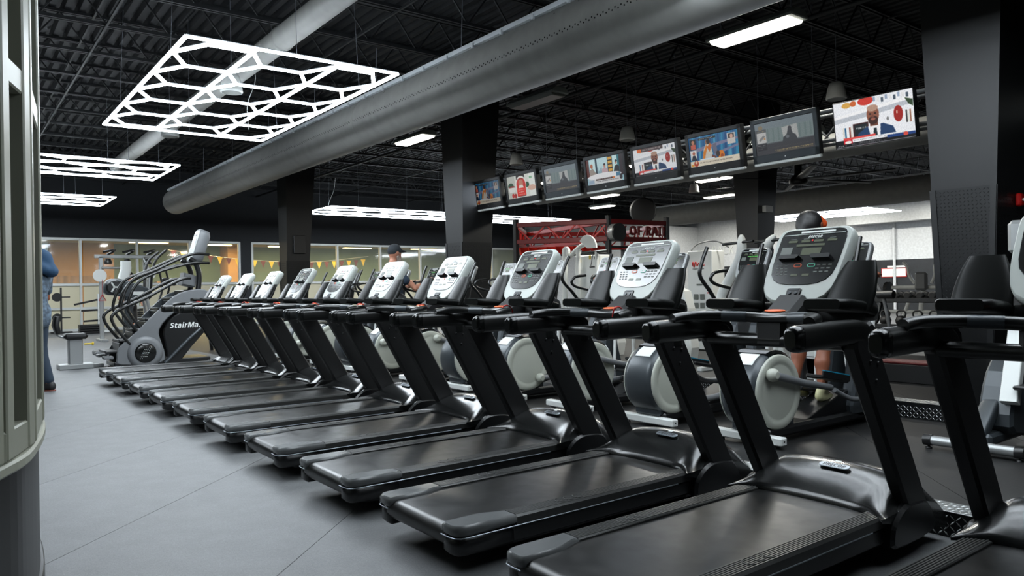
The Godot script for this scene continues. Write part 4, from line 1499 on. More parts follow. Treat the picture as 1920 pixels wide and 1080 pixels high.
func build_screens():
	var kinds := {"anchor": null, "anchor_banner": null, "story": null, "story_dim": null, "room": null, "bottle": null, "desk": null}
	for k in kinds:
		var m := StandardMaterial3D.new()
		m.resource_name = "screen_" + k
		m.albedo_color = Color(0.01, 0.01, 0.01)
		m.roughness = 0.35
		m.emission_enabled = true
		m.emission = Color.BLACK
		m.emission_operator = BaseMaterial3D.EMISSION_OP_ADD
		m.emission_texture = pic(k)
		m.emission_energy_multiplier = {"room": 0.45, "anchor": 0.85, "story": 0.6, "desk": 0.62, "bottle": 0.62}.get(k, 0.6)
		kinds[k] = m
	var order := ["story_dim", "bottle", "room", "desk", "anchor_banner", "story", "room", "anchor"]
	var zs := [-11.0, -10.0, -8.99, -8.0, -7.02, -6.03, -5.03, -3.98]
	var lab := ["smallest looking screen, dark blue picture, in front of the column", "screen showing a red bottle advert", "pale grey picture screen beside the red bottle screen", "screen showing three people at a white studio desk", "framed screen with a suited presenter under an orange banner", "screen with an orange robed figure on blue", "larger grey picture screen with a yellow caption", "borderless brightest screen with a suited presenter"]
	# truss that carries the row
	var tr := thing("screen_truss", "grey box truss carrying the row of screens between two columns", "truss", V(8.1, 2.82, -7.3))
	for q in [[0.0, 0.0], [0.24, 0.0], [0.0, 0.34], [0.24, 0.34]]:
		var b := MB.new()
		b.tube([V(q[0], q[1], -4.02), V(q[0], q[1], 3.92)], 0.025, 8)
		part(b, "chord", M.grey, tr)
	var zz := -4.0
	var k := 0
	while zz < 3.5:
		var b := MB.new()
		var a := 0.0 if k % 2 == 0 else 0.34
		for x in [0.0, 0.24]:
			b.tube([V(x, a, zz), V(x, 0.34 - a, zz + 0.33)], 0.012, 6)
		b.tube([V(0, 0.0, zz), V(0.24, 0.0, zz + 0.33)], 0.012, 6)
		part(b, "brace", M.grey, tr)
		zz += 0.33
		k += 1
	var fx := Basis(V(0, 0, 1), V(-0.14, 0.99, 0).normalized(), V(-0.99, -0.14, 0).normalized())
	for i in 8:
		var big := i == 7
		var s := thing("wall_screen", lab[i], "television", V(7.83, 2.9, zs[i]), 0.0, "screens above the treadmills")
		var w := 0.86
		var h := 0.52 if not big else 0.5
		var xf := Transform3D(fx, Vector3.ZERO)
		var bz := 0.05 if not big else 0.008
		var b := MB.new()
		b.prism(rrect(w, h, 0.008, 2), -0.07, 0.0, xf, 0.004)
		part(b, "case", M.plastic, s)
		b = MB.new()
		var iw := w - 2 * bz
		var ih := h - 2 * bz - (0.04 if not big else 0.0)
		var yo := 0.016 if not big else 0.0
		# raised bezel around the picture
		b.box(xf * V(0, h / 2 - bz / 2, 0.006), V(w, bz, 0.012), 0.003, fx)
		b.box(xf * V(0, -h / 2 + bz / 2 + (0.02 if not big else 0.0), 0.006), V(w, bz + (0.04 if not big else 0.0), 0.012), 0.003, fx)
		for sd in [-1, 1]:
			b.box(xf * V(sd * (w / 2 - bz / 2), 0, 0.006), V(bz, h, 0.012), 0.003, fx)
		part(b, "bezel", M.plastic if i != 2 and i != 6 else M.graphite, s)
		var st := SurfaceTool.new()
		st.begin(Mesh.PRIMITIVE_TRIANGLES)
		for q in [[-1, 1, 0, 0], [1, 1, 1, 0], [1, -1, 1, 1], [-1, 1, 0, 0], [1, -1, 1, 1], [-1, -1, 0, 1]]:
			st.set_uv(Vector2(q[2], q[3]))
			st.set_normal(fx.z)
			st.add_vertex(xf * V(q[0] * iw / 2, yo + q[1] * ih / 2, 0.002))
		put(st.commit(), "picture", kinds[order[i]], s)
		if not big:
			b = MB.new()
			b.box(xf * V(0, -h / 2 - 0.018, -0.02), V(w, 0.036, 0.055), 0.008, fx)
			part(b, "speaker_strip", M.pale, s)
			b = MB.new()
			b.box(xf * V(0, -h / 2 + 0.04, 0.0125), V(0.014, 0.01, 0.003), 0.0, fx)
			part(b, "emblem", M.print_white, s)
		b = MB.new()
		b.box(V(0.16, 0.05, 0), V(0.22, 0.08, 0.08), 0.006)
		b.box(V(0.1, 0.05, 0), V(0.03, 0.26, 0.2), 0.004)
		part(b, "bracket", M.plastic, s)
		area("screen_glow", s.position + xf * V(0, 0, 0.02), Vector2(iw, ih), 0.16 if order[i] == "room" else 0.3, Color(0.9, 0.95, 1.0), fx.z, V(0, 1, 0), s)

# ---------------------------------------------------------------- stair climber
func build_stair_climber():
	var t := thing("stair_climber", "black and silver stair climber with revolving steps and tall rails", "stair climber", V(2.1, 0, -13.93))
	var b := MB.new()
	b.box(V(0.85, 0.06, 0), V(1.5, 0.08, 0.74), 0.015)
	part(b, "base", M.plastic, t)
	for s in [-1.0, 1.0]:
		var sd := fr(Vector3.ZERO, V(1, 0, 0), V(0, 1, 0), V(0, 0, s))
		# silver flank that sweeps round the hub and up
		b = MB.new()
		b.prism(smooth_poly(pv([0.2, 0.05, 0.14, 0.17, 0.18, 0.34, 0.42, 0.56, 0.8, 0.95, 1.1, 1.2, 1.45, 1.27, 1.6, 1.2, 1.62, 1.05, 1.35, 1.0, 1.0, 0.86, 0.78, 0.6, 0.82, 0.36, 0.86, 0.2, 0.8, 0.05]), 3), 0.32, 0.385, sd, 0.015)
		var fl := part(b, "side_panel", M.graphite if s < 0 else M.grey, t)
		b = MB.new()
		b.prism(smooth_poly(pv([0.72, 0.04, 0.9, 0.14, 0.88, 0.36, 0.86, 0.6, 1.02, 0.82, 1.36, 0.96, 1.66, 1.0, 1.76, 0.9, 1.62, 0.66, 1.3, 0.3, 1.06, 0.04]), 3), 0.3, 0.372, sd, 0.012)
		part(b, "black_panel", M.plastic, t)
		# hub disc with dotted emblem
		b = MB.new()
		var hx := fr(V(0.56, 0.23, s * 0.38), V(1, 0, 0), V(0, 0, s), V(0, -s, 0))
		b.lathe([Vector2(0.27, 0), Vector2(0.27, 0.012), Vector2(0.2, 0.03), Vector2(0.17, 0.03)], 32, hx)
		part(b, "hub_ring", M.grey if s > 0 else M.graphite, fl)
		b = MB.new()
		b.lathe([Vector2(0.165, 0.02), Vector2(0.165, 0.035), Vector2(0.14, 0.054), Vector2(0.05, 0.056)], 32, hx)
		part(b, "hub_disc", M.plastic_gloss, fl)
		b = MB.new()
		for r in 7:
			for c in 4:
				if (r == 0 and c > 1) or (r == 6 and c < 2): continue
				b.lathe([Vector2(0.009 - 0.001 * absf(r - 3), 0), Vector2(0.008 - 0.001 * absf(r - 3), 0.004)], 6, hx * Transform3D(Basis(), V(-0.085 + c * 0.028 + r * 0.014, 0.0545, 0.09 - r * 0.03)))
		part(b, "emblem_dots", M.print_white, fl)
		b = MB.new()
		b.tube([V(0.86, 0.04, s * 0.39), V(1.24, 0.42, s * 0.39), V(1.52, 0.66, s * 0.39), V(1.74, 0.72, s * 0.38)], 0.028, 8)
		part(b, "brace", M.graphite, t)
		# hand rails: two outer, one inner per side
		for q in [[0.0, 0.0], [0.1, -0.15]]:
			b = MB.new()
			b.tube(path([V(0.5 + q[0], 0.52, s * (0.33 + q[1] * 0.2)), V(0.26 + q[0], 0.86, s * (0.35 + q[1] * 0.2)), V(0.22 + q[0], 1.05, s * 0.35), V(0.38 + q[0] * 0.7, 1.42 + q[1] * 0.4, s * 0.35), V(0.75, 1.6 + q[1] * 0.35, s * 0.35), V(1.3, 1.86 + q[1], s * 0.34), V(1.62, 1.87 + q[1], s * 0.3)], 5), 0.024, 8)
			part(b, "hand_rail", M.grip, t)
		b = MB.new()
		b.tube(path([V(0.4, 0.3, s * 0.37), V(0.1, 0.72, s * 0.37), V(0.14, 0.92, s * 0.37), V(0.6, 1.14, s * 0.37), V(1.1, 1.42, s * 0.36), V(1.3, 1.46, s * 0.34)], 5), 0.026, 8)
		part(b, "hand_rail", M.grip, t)
		b = MB.new()
		b.tube(path([V(1.42, 1.12, s * 0.26), V(1.46, 1.5, s * 0.26), V(1.4, 1.72, s * 0.26), V(1.3, 1.8, s * 0.26)], 5), 0.045, 10)
		part(b, "mast", M.plastic, t)
	text("StairMaster", 0.092, 0.004, "wordmark", M.print_white, t, fr(V(1.3, 0.66, 0.372), V(1, 0, 0), V(0, 1, 0), V(0, 0, 1)), "Droid Sans", true, 0.2)
	for k in 6:
		b = MB.new()
		b.box(V(0.1 + k * 0.2, 0.26 + k * 0.17, 0), V(0.24, 0.035, 0.62), 0.01)
		b.box(V(0.2 + k * 0.2, 0.33 + k * 0.17, 0), V(0.03, 0.15, 0.62), 0.005)
		var st := part(b, "step", M.plastic, t)
		b = MB.new()
		b.box(V(-0.01 + k * 0.2, 0.283 + k * 0.17, 0), V(0.03, 0.012, 0.6), 0.003)
		part(b, "step_edge", M.graphite, st)
	b = MB.new()
	b.box(V(0.02, 0.18, 0.3), V(0.14, 0.05, 0.2), 0.01)
	b.box(V(0.02, 0.18, -0.3), V(0.14, 0.05, 0.2), 0.01)
	part(b, "step_bumper", M.grey, t)
	b = MB.new()
	b.prism(smooth_poly(pv([1.05, 1.1, 1.3, 1.2, 1.6, 1.24, 1.72, 1.12, 1.5, 1.04, 1.15, 1.0]), 3), -0.34, 0.34, Transform3D(), 0.02)
	part(b, "shroud", M.graphite, t)
	# console head, tall and slim, with small screen and keys
	var xf := fr(V(1.36, 1.78, 0), V(0, 0, 1), V(0.3, 0.954, 0), V(-0.954, 0.3, 0))
	b = MB.new()
	var rings := []
	var o := rrect(0.4, 0.62, 0.11, 5)
	for q in [[0.8, -0.19], [0.97, -0.16], [1.0, -0.08], [1.0, -0.01], [0.96, 0.0]]:
		var ring := PackedVector3Array()
		for v in o: ring.append(xf * V(v.x * q[0], v.y * q[0] + 0.27, q[1]))
		rings.append(ring)
	b.loft(rings, true, true)
	var c := part(b, "console", M.grey, t)
	b = MB.new()
	b.prism(rrect(0.33, 0.55, 0.07), 0.0, 0.006, xf * Transform3D(Basis(), V(0, 0.27, 0)), 0.002)
	part(b, "console_face", M.bezel, c)
	b = MB.new()
	b.prism(rrect(0.2, 0.19, 0.01), 0.0, 0.009, xf * Transform3D(Basis(), V(0, 0.3, 0)), 0.001)
	part(b, "small_screen", mat("blue_screen", Color(0.04, 0.08, 0.14), 0.25, 0.0, {"emit": 0.25, "ecol": Color(0.1, 0.35, 0.7)}), c)
	for r in 3:
		for q in 3:
			b = MB.new()
			b.box(xf * V(-0.05 + q * 0.05, 0.09 + r * 0.035, 0.007), V(0.03, 0.018, 0.004), 0.0, xf.basis)
			part(b, "key", M.pale, c)
	b = MB.new()
	b.box(xf * V(0, 0.46, 0.007), V(0.1, 0.02, 0.004), 0.0, xf.basis)
	part(b, "fan_slot", M.plastic, c)
	b = MB.new()
	b.prism(pv([1.2, 1.35, 1.42, 1.3, 1.46, 1.5, 1.25, 1.56]), -0.16, 0.16, Transform3D(), 0.02)
	part(b, "bottle_holder", M.grey, t)

# ---------------------------------------------------------------- ellipticals
func make_elliptical(phase: float) -> Node3D:
	# local x from the rear disc forward, near side +z
	var t := thing("elliptical", "", "elliptical", Vector3.ZERO, 0.0, "ellipticals behind the treadmills")
	var b := MB.new()
	b.box(V(0.1, 0.058, 0), V(0.075, 0.06, 0.62), 0.008)
	var f := part(b, "rear_foot", M.pale, t)
	for s in [-1, 1]:
		b = MB.new()
		b.lathe([Vector2(0.03, 0), Vector2(0.032, 0.014), Vector2(0.012, 0.03)], 10)
		part(b, "foot_pad", M.plastic, f, V(0.1, 0, s * 0.24))
		b = MB.new()
		b.lathe([Vector2(0.007, 0), Vector2(0.006, 0.004)], 8, fr(V(0.1, 0.06, s * 0.31), V(1, 0, 0), V(0, 0, s), V(0, -s, 0)))
		part(b, "screw", M.plastic, f)
	b = MB.new()
	b.box(V(0.98, 0.085, 0), V(1.7, 0.08, 0.34), 0.02)
	b.box(V(1.66, 0.04, 0), V(0.1, 0.08, 0.6), 0.01)
	part(b, "base", M.plastic, t)
	# drum housing at the rear with bright label
	var ax := fr(V(0.27, 0.385, 0), V(1, 0, 0), V(0, 0, 1), V(0, -1, 0))
	b = MB.new()
	b.lathe([Vector2(0.26, -0.155), Vector2(0.292, -0.14), Vector2(0.3, -0.1), Vector2(0.3, 0.1), Vector2(0.292, 0.14), Vector2(0.26, 0.155)], 40, ax)
	b.box(V(0.3, 0.16, 0), V(0.42, 0.14, 0.28), 0.02)
	var dr := part(b, "drum_housing", M.graphite, t)
	b = MB.new()
	var rings := []
	for k in 7:
		var a := deg_to_rad(112 + k * 4)
		var ring := PackedVector3Array()
		for q in [[0.302, -0.085], [0.302, 0.085], [0.306, 0.08], [0.306, -0.08]]:
			ring.append(V(0.27 + q[0] * cos(a), 0.385 + q[0] * sin(a), q[1]))
		rings.append(ring)
	b.loft(rings, true, false)
	part(b, "drum_label", M.pale, dr)
	b = MB.new()
	rings = []
	for k in 9:
		var a := deg_to_rad(15 + k * 12)
		var ring := PackedVector3Array()
		for q in [[0.29, -0.15], [0.312, -0.13], [0.312, 0.13], [0.29, 0.15]]:
			ring.append(V(0.27 + q[0] * cos(a), 0.385 + q[0] * sin(a), q[1]))
		rings.append(ring)
	b.loft(rings, true, false)
	part(b, "drum_top", M.plastic_gloss, dr)
	for s in [-1.0, 1.0]:
		b = MB.new()
		var dx := fr(V(0.27, 0.385, s * 0.15), V(1, 0, 0), V(0, 0, s), V(0, -s, 0))
		b.lathe([Vector2(0.28, 0), Vector2(0.28, 0.012), Vector2(0.27, 0.02), Vector2(0.222, 0.022), Vector2(0.212, 0.014), Vector2(0.2, 0.016), Vector2(0.05, 0.02)], 40, dx)
		var d := part(b, "crank_disc", M.disc, t)
		# crank joint and link arm to the pedal
		var a := phase + (0.0 if s > 0 else PI)
		var j := V(0.27 + 0.2 * cos(a), 0.385 + 0.2 * sin(a), s * 0.205)
		var pd := V(1.0 + 0.12 * cos(a), 0.3 + 0.09 * sin(a), s * 0.2)
		b = MB.new()
		b.lathe([Vector2(0.03, -0.04), Vector2(0.046, -0.02), Vector2(0.05, 0.0), Vector2(0.046, 0.025), Vector2(0.025, 0.042)], 14, fr(j, V(1, 0, 0), V(0, 0, s), V(0, -s, 0)))
		part(b, "crank_joint", M.disc, d)
		b = MB.new()
		b.tube([j, j.lerp(pd, 0.5) + V(0, -0.01, 0), pd], [0.032, 0.028, 0.026], 10)
		var arm := part(b, "link_arm", M.grey, t)
		b = MB.new()
		var fw := V(0.98, -0.18, 0).normalized()
		b.box(pd + V(0.06, 0.06, -s * 0.06), V(0.4, 0.03, 0.15), 0.01, Basis(fw, V(0.18, 0.98, 0).normalized(), V(0, 0, 1)))
		b.box(pd + V(0.06, 0.085, s * 0.015), V(0.4, 0.05, 0.016), 0.004, Basis(fw, V(0.18, 0.98, 0).normalized(), V(0, 0, 1)))
		var pl := part(b, "pedal", M.plastic, t)
		b = MB.new()
		b.box(pd + V(0.06, 0.112, s * 0.015), V(0.38, 0.008, 0.018), 0.0, Basis(fw, V(0.18, 0.98, 0).normalized(), V(0, 0, 1)))
		part(b, "pedal_edge", M.cyan, pl)
		# rod forward to the swing arm
		var low := V(1.46, 0.26, s * 0.25)
		b = MB.new()
		b.tube(path([pd + V(0.02, -0.02, s * 0.02), pd + V(0.2, -0.1, s * 0.04), pd + V(0.36, -0.12, s * 0.05), low], 4), 0.02, 8)
		part(b, "curved_rod", M.grey, t)
		b = MB.new()
		b.tube([low, V(1.5, 0.95, s * 0.25)], 0.018, 8)
		b.lathe([Vector2(0.03, -0.03), Vector2(0.038, 0.0), Vector2(0.03, 0.03)], 10, along(low, V(0, 0, 1)))
		part(b, "swing_rod", M.pale, t)
		b = MB.new()
		var sw := 0.12 * cos(a)
		b.tube(path([V(1.5, 0.9, s * 0.26), V(1.36 + sw * 0.5, 1.12, s * 0.28), V(1.24 + sw, 1.28, s * 0.29), V(1.27 + sw, 1.42, s * 0.29), V(1.34 + sw, 1.56, s * 0.28)], 5), 0.02, 8)
		var hm := part(b, "moving_handle", M.grip, t)
		b = MB.new()
		b.tube(path([V(1.4, 1.16, s * 0.1), V(1.26, 1.2, s * 0.16), V(1.2, 1.25, s * 0.17), V(1.24, 1.31, s * 0.15), V(1.38, 1.33, s * 0.12)], 4), 0.017, 8)
		part(b, "fixed_handle", M.grip, t)
		b = MB.new()
		b.prism(smooth_poly(pv([1.3, 0.1, 1.36, 0.4, 1.46, 0.8, 1.56, 0.82, 1.62, 0.5, 1.7, 0.1]), 3), 0.06, 0.17, fr(Vector3.ZERO, V(1, 0, 0), V(0, 1, 0), V(0, 0, s)), 0.02)
		part(b, "front_shroud", M.graphite, t)
	# ramp plate
	b = MB.new()
	b.prism(pv([0.62, 0.1, 1.34, 0.1, 1.34, 0.3, 1.28, 0.3]), -0.12, 0.12, Transform3D(), 0.01)
	part(b, "ramp", M.plate_black, t)
	b = MB.new()
	b.sweep([V(1.52, 0.7, 0), V(1.55, 1.0, 0), V(1.6, 1.25, 0)], rrect(0.2, 0.12, 0.04), V(1, 0, 0))
	part(b, "column", M.plastic, t)
	var up := V(0.42, 0.9075, 0)
	console(t, fr(V(1.53, 1.21, 0), V(0, 0, 1), up, V(-0.9075, 0.42, 0)), 1.0, false, true)
	return t

func build_ellipticals():
	var protos := []
	var lab := ["elliptical in use by the woman in pale shoes", "elliptical seen between the two nearest treadmills' uprights", "elliptical behind the second treadmill's console", "elliptical behind the third treadmill's console", "elliptical behind the fourth treadmill's uprights", "elliptical behind the fourth treadmill's console", "elliptical behind the fifth treadmill", "elliptical in use by the man in a dark cap", "elliptical behind the sixth treadmill", "elliptical behind the seventh treadmill", "elliptical furthest along the row near the far column"]
	var ph := [2.35, 5.1, 2.2, 5.4, 4.6, 1.2, 2.6, 4.8, 0.6, 3.4, 5.6]
	for i in 11:
		var z := -3.42 - 1.0 * i
		var e := make_elliptical(ph[i])
		e.position = V(4.68, 0, z)
		e.set_meta("label", lab[i])

# ---------------------------------------------------------------- machines behind
func raceway(label: String, x: float, z0: float, z1: float, w: float, h: float, relief: float):
	var t := thing("cable_raceway", label, "raceway", V(x, 0, 0), 0.0, "tread plate raceways")
	var b := MB.new()
	b.box(V(w / 2, h / 2 - 0.003, (z0 + z1) / 2), V(w, h - 0.006, absf(z1 - z0)), 0.004)
	part(b, "black_cover", M.plate_black, t)
	b = MB.new()
	b.box(V(w / 2, h, (z0 + z1) / 2), V(w + 0.01, 0.006, absf(z1 - z0)), 0.002)
	part(b, "bright_top", M.plate_silver, t)
	b = MB.new()
	b.flat()
	var z := z1 - 0.02
	var k := 0
	while z > z1 - relief:
		for r in 4:
			var sg := 1.0 if (r + k) % 2 == 0 else -1.0
			lozenge(b, V(0, 0.016 + r * 0.026, z), V(0, 0.7, 0.7 * sg) * 0.017, V(-1, 0, 0), 0.004)
		for r in 5:
			var sg := 1.0 if (r + k) % 2 == 0 else -1.0
			lozenge(b, V(0.02 + r * 0.027, h + 0.003, z), V(0.7, 0, 0.7 * sg) * 0.016, V(0, 1, 0), 0.004)
		z -= 0.027
		k += 1
	part(b, "tread_relief", M.plate_silver, t).set_meta("kind", "stuff")

func build_strength():
	raceway("black tread plate raceway in front of the treadmills", 3.71, -12.2, 0.2, 0.15, 0.12, 3.2)
	raceway("bright tread plate step beyond the ellipticals", 6.72, -14.0, -2.62, 0.17, 0.14, 3.0)
	var b: MB
	# exercise machine at the picture edge
	var t := thing("exercise_bike", "exercise machine with silver foot tube at the picture edge", "exercise bike", V(5.6, 0, -2.2))
	b = MB.new()
	b.tube([V(0, 0.06, -0.27), V(0, 0.06, 0.3)], 0.034, 14)
	var ft := part(b, "foot_tube", M.silver, t)
	for s in [-1, 1]:
		b = MB.new()
		b.tube([V(0, 0.06, s * 0.26), V(0, 0.06, s * 0.315)], 0.04, 14)
		part(b, "end_cap", M.plastic, ft)
		b = MB.new()
		b.lathe([Vector2(0.022, 0), Vector2(0.022, 0.012), Vector2(0.009, 0.014), Vector2(0.009, 0.03)], 10)
		part(b, "levelling_foot", M.plastic, ft, V(0, 0, s * 0.285))
	b = MB.new()
	b.sweep([V(0.02, 0.07, 0), V(0.25, 0.3, 0.02), V(0.4, 0.4, 0.04)], rrect(0.12, 0.09, 0.03))
	b.box(V(0.7, 0.1, 0.05), V(1.3, 0.08, 0.1), 0.02)
	part(b, "frame", M.graphite, t)
	b = MB.new()
	b.prism(smooth_poly(pv([0.28, 0.12, 0.25, 0.35, 0.45, 0.62, 0.85, 0.68, 1.15, 0.5, 1.2, 0.2, 0.9, 0.1]), 3), -0.05, 0.17, Transform3D(), 0.02)
	part(b, "shroud", M.graphite, t)
	b = MB.new()
	b.sweep([V(0.2, 0.35, 0.16), V(0.42, 0.8, 0.14), V(0.5, 1.0, 0.13)], rrect(0.07, 0.11, 0.01), V(0, 0, 1), [], true, false)
	part(b, "seat_post", M.white, t)
	b = MB.new()
	b.box(V(0.25, 0.46, 0.24), V(0.18, 0.03, 0.1), 0.01)
	part(b, "pedal", M.plastic, t)
	b = MB.new()
	b.prism(smooth_poly(pv([0.32, 1.0, 0.4, 1.06, 0.62, 1.06, 0.7, 1.0]), 2), 0.02, 0.24, Transform3D(), 0.015)
	part(b, "saddle", M.pad, t)
	b = MB.new()
	b.sweep([V(0.95, 0.5, 0.06), V(1.05, 1.1, 0.06), V(1.04, 1.5, 0.06)], rrect(0.16, 0.12, 0.02))
	part(b, "mast", M.white, t)
	b = MB.new()
	b.box(V(1.0, 1.52, 0.06), V(0.08, 0.26, 0.34), 0.03)
	part(b, "console", M.silver, t)
	# tall white weight tower with red mark
	t = thing("weight_tower", "tall white weight stack tower with a red squiggle mark", "weight machine", V(11.0, 0, -8.83))
	b = MB.new()
	b.prism(rrect(0.56, 1.8, 0.03, 3), -0.36, 0.0, fr(V(0, 0.92, 0), V(0, 0, 1), V(0, 1, 0), V(-1, 0, 0)), 0.01)
	part(b, "casing", M.white, t)
	b = MB.new()
	b.prism(rrect(0.13, 0.5, 0.06, 5), 0.0, 0.01, fr(V(0, 0.42, -0.02), V(0, 0, 1), V(0, 1, 0), V(-1, 0, 0)), 0.003)
	part(b, "pin_slot", M.plastic, t)
	b = MB.new()
	b.tube(path([V(-0.012, 1.54, -0.16), V(-0.012, 1.62, -0.14), V(-0.012, 1.52, -0.12), V(-0.012, 1.62, -0.08), V(-0.012, 1.54, -0.05), V(-0.012, 1.6, 0.0), V(-0.012, 1.55, 0.05), V(-0.012, 1.555, 0.12)], 4), 0.008, 5)
	part(b, "red_mark", M.red, t)
	for q in [[1.49, -0.02, 0.26, 0.014, "print_grey"], [1.2, 0.0, 0.13, 0.03, "print_grey"], [0.62, -0.2, 0.1, 0.025, "red"], [0.58, 0.16, 0.1, 0.02, "yellow"], [1.05, 0.2, 0.07, 0.02, "red"]]:
		b = MB.new()
		b.box(V(-0.012, q[0], q[1]), V(0.004, q[3], q[2]))
		part(b, "label_strip", M[q[4]], t)
	for r in 2:
		for c in 2:
			b = MB.new()
			b.box(V(-0.012, 0.98 - r * 0.16, -0.08 + c * 0.14), V(0.003, 0.1, 0.1))
			part(b, "diagram", M.print_grey, t)
	b = MB.new()
	b.tube(path([V(0.1, 1.84, -0.26), V(0.0, 1.95, 0.0), V(0.1, 1.98, 0.3), V(0.2, 1.86, 0.5)], 5), 0.014, 6)
	part(b, "top_arm", M.grey, t)
	# pressing machine with thick white arms
	t = thing("press_machine", "white press machine with two thick curved arms and black grips", "weight machine", V(8.9, 0, -6.3))
	for arm in [[V(0.0, 0.62, -0.5), V(0.03, 1.0, -0.5), V(0.0, 1.3, -0.3), V(-0.05, 1.6, -0.09), V(-0.08, 1.88, -0.05)], [V(0.0, 0.62, -0.2), V(0.03, 1.0, -0.2), V(0.0, 1.35, 0.02), V(-0.05, 1.62, 0.25), V(-0.08, 1.84, 0.48)]]:
		b = MB.new()
		var line := path(arm, 5)
		var rad := []
		for q in line.size(): rad.append(0.068 if q < line.size() - 3 else [0.06, 0.045, 0.02][q - line.size() + 3])
		b.tube(line, rad, 12)
		part(b, "press_arm", M.white, t)
		b = MB.new()
		b.tube([V(-0.1, 1.76, arm[4].z - 0.3), V(-0.1, 1.78, arm[4].z + 0.2)], 0.02, 8)
		part(b, "grip", M.grip, t)
	b = MB.new()
	for z in [-0.4, 0.4]:
		b.box(V(0, 0.03, z), V(1.2, 0.06, 0.09), 0.01)
		b.sweep([V(0.2, 0.05, z), V(0.1, 0.9, z)], rrect(0.1, 0.14, 0.02), V(1, 0, 0))
	b.box(V(0.1, 0.6, 0), V(0.1, 0.1, 0.9), 0.01)
	part(b, "frame", M.white, t)
	b = MB.new()
	b.box(V(-0.3, 0.5, 0), V(0.36, 0.1, 0.3), 0.03)
	b.box(V(0.0, 0.95, 0), V(0.1, 0.7, 0.3), 0.03)
	part(b, "pads", M.pad, t)
	# pulley machine with fan shaped cam
	t = thing("pulley_machine", "white pulley machine with fan shaped cam and hanging handle", "weight machine", V(10.5, 0, -11.3))
	b = MB.new()
	b.tube([V(0, 0.05, -0.7), V(0, 2.0, -0.66)], 0.06, 10)
	b.tube([V(0, 0.05, -0.25), V(0, 2.0, -0.25)], 0.05, 10)
	b.tube(path([V(0, 1.3, -0.95), V(0, 1.75, -0.6), V(0, 2.02, -0.2), V(0, 2.08, 0.1)], 4), 0.045, 10)
	b.box(V(0.1, 0.04, -0.4), V(1.3, 0.08, 0.12), 0.01)
	b.box(V(0.1, 0.04, 0.3), V(1.3, 0.08, 0.12), 0.01)
	b.tube([V(0, 0.05, 0.3), V(0, 1.9, 0.3)], 0.04, 10)
	part(b, "frame", M.white, t)
	b = MB.new()
	var fan := PackedVector2Array([Vector2(0, 0)])
	for k in 9:
		fan.append(Vector2(cos(PI * k / 10.0), sin(PI * k / 10.0)) * 0.27)
	b.prism(fan, -0.02, 0.02, fr(V(-0.04, 1.98, 0.08), V(0, 0, 1), V(0, 1, 0), V(-1, 0, 0)), 0.004)
	part(b, "cam", M.white, t)
	b = MB.new()
	b.lathe([Vector2(0.1, -0.03), Vector2(0.1, 0.03)], 20, along(V(0, 1.95, -0.62), V(1, 0, 0)))
	part(b, "pulley", M.pale, t)
	b = MB.new()
	b.tube([V(0, 1.9, -0.12), V(0, 1.9, 0.6)], 0.03, 8)
	b.tube([V(0, 1.88, 0.2), V(0, 1.6, 0.12)], 0.008, 5)
	b.tube([V(0, 1.88, 0.2), V(0, 1.6, 0.3)], 0.008, 5)
	b.tube([V(0, 1.6, 0.1), V(0, 1.6, 0.32)], 0.018, 6)
	part(b, "handle", M.plastic, t)
	b = MB.new()
	b.box(V(0.25, 1.4, -0.1), V(0.3, 0.9, 0.75), 0.02)
	var cv := part(b, "cover", M.pale, t)
	for q in [[-0.3, 1.75, "yellow"], [0.0, 1.8, "yellow"], [0.1, 1.4, "orange"]]:
		b = MB.new()
		b.box(V(0.098, q[1], q[0]), V(0.004, 0.08, 0.06))
		part(b, "warning_label", M[q[2]], cv)
	# white casings seen low behind the ellipticals
	var low := [[8.9, -5.2, 1.0, "low white machine casing behind the woman's legs"], [9.2, -8.0, 1.1, "low white machine casing behind the second elliptical"], [9.2, -9.6, 1.0, "low white machine casing behind the third elliptical"], [9.3, -13.0, 1.1, "low white machine casing behind the fifth elliptical"], [9.3, -14.6, 1.0, "low white machine casing behind the sixth elliptical"]]
	for q in low:
		t = thing("seated_machine", q[3], "weight machine", V(q[0], 0, q[1]), 0.0, "white seated machines")
		b = MB.new()
		b.prism(smooth_poly(pv([-0.3, 0.0, -0.32, 0.5, -0.2, q[2], 0.2, q[2], 0.3, 0.5, 0.3, 0.0]), 2), -0.32, -0.1, fr(Vector3.ZERO, V(0, 0, 1), V(0, 1, 0), V(-1, 0, 0)), 0.02)
		part(b, "casing", M.white, t)
		b = MB.new()
		b.tube([V(-0.3, 0.03, -0.5), V(-0.3, 0.85, -0.5)], 0.03, 8)
		b.tube([V(-0.3, 0.03, 0.45), V(-0.3, 0.85, 0.45)], 0.03, 8)
		b.box(V(-0.3, 0.03, 0), V(0.1, 0.06, 1.1), 0.01)
		part(b, "side_tubes", M.pale, t)
		b = MB.new()
		b.box(V(-0.5, 0.48, 0.0), V(0.4, 0.08, 0.34), 0.03)
		b.box(V(-0.5, 0.22, 0.0), V(0.08, 0.44, 0.08), 0.01)
		part(b, "seat", M.pad, t)
	build_rig()
	build_weights()

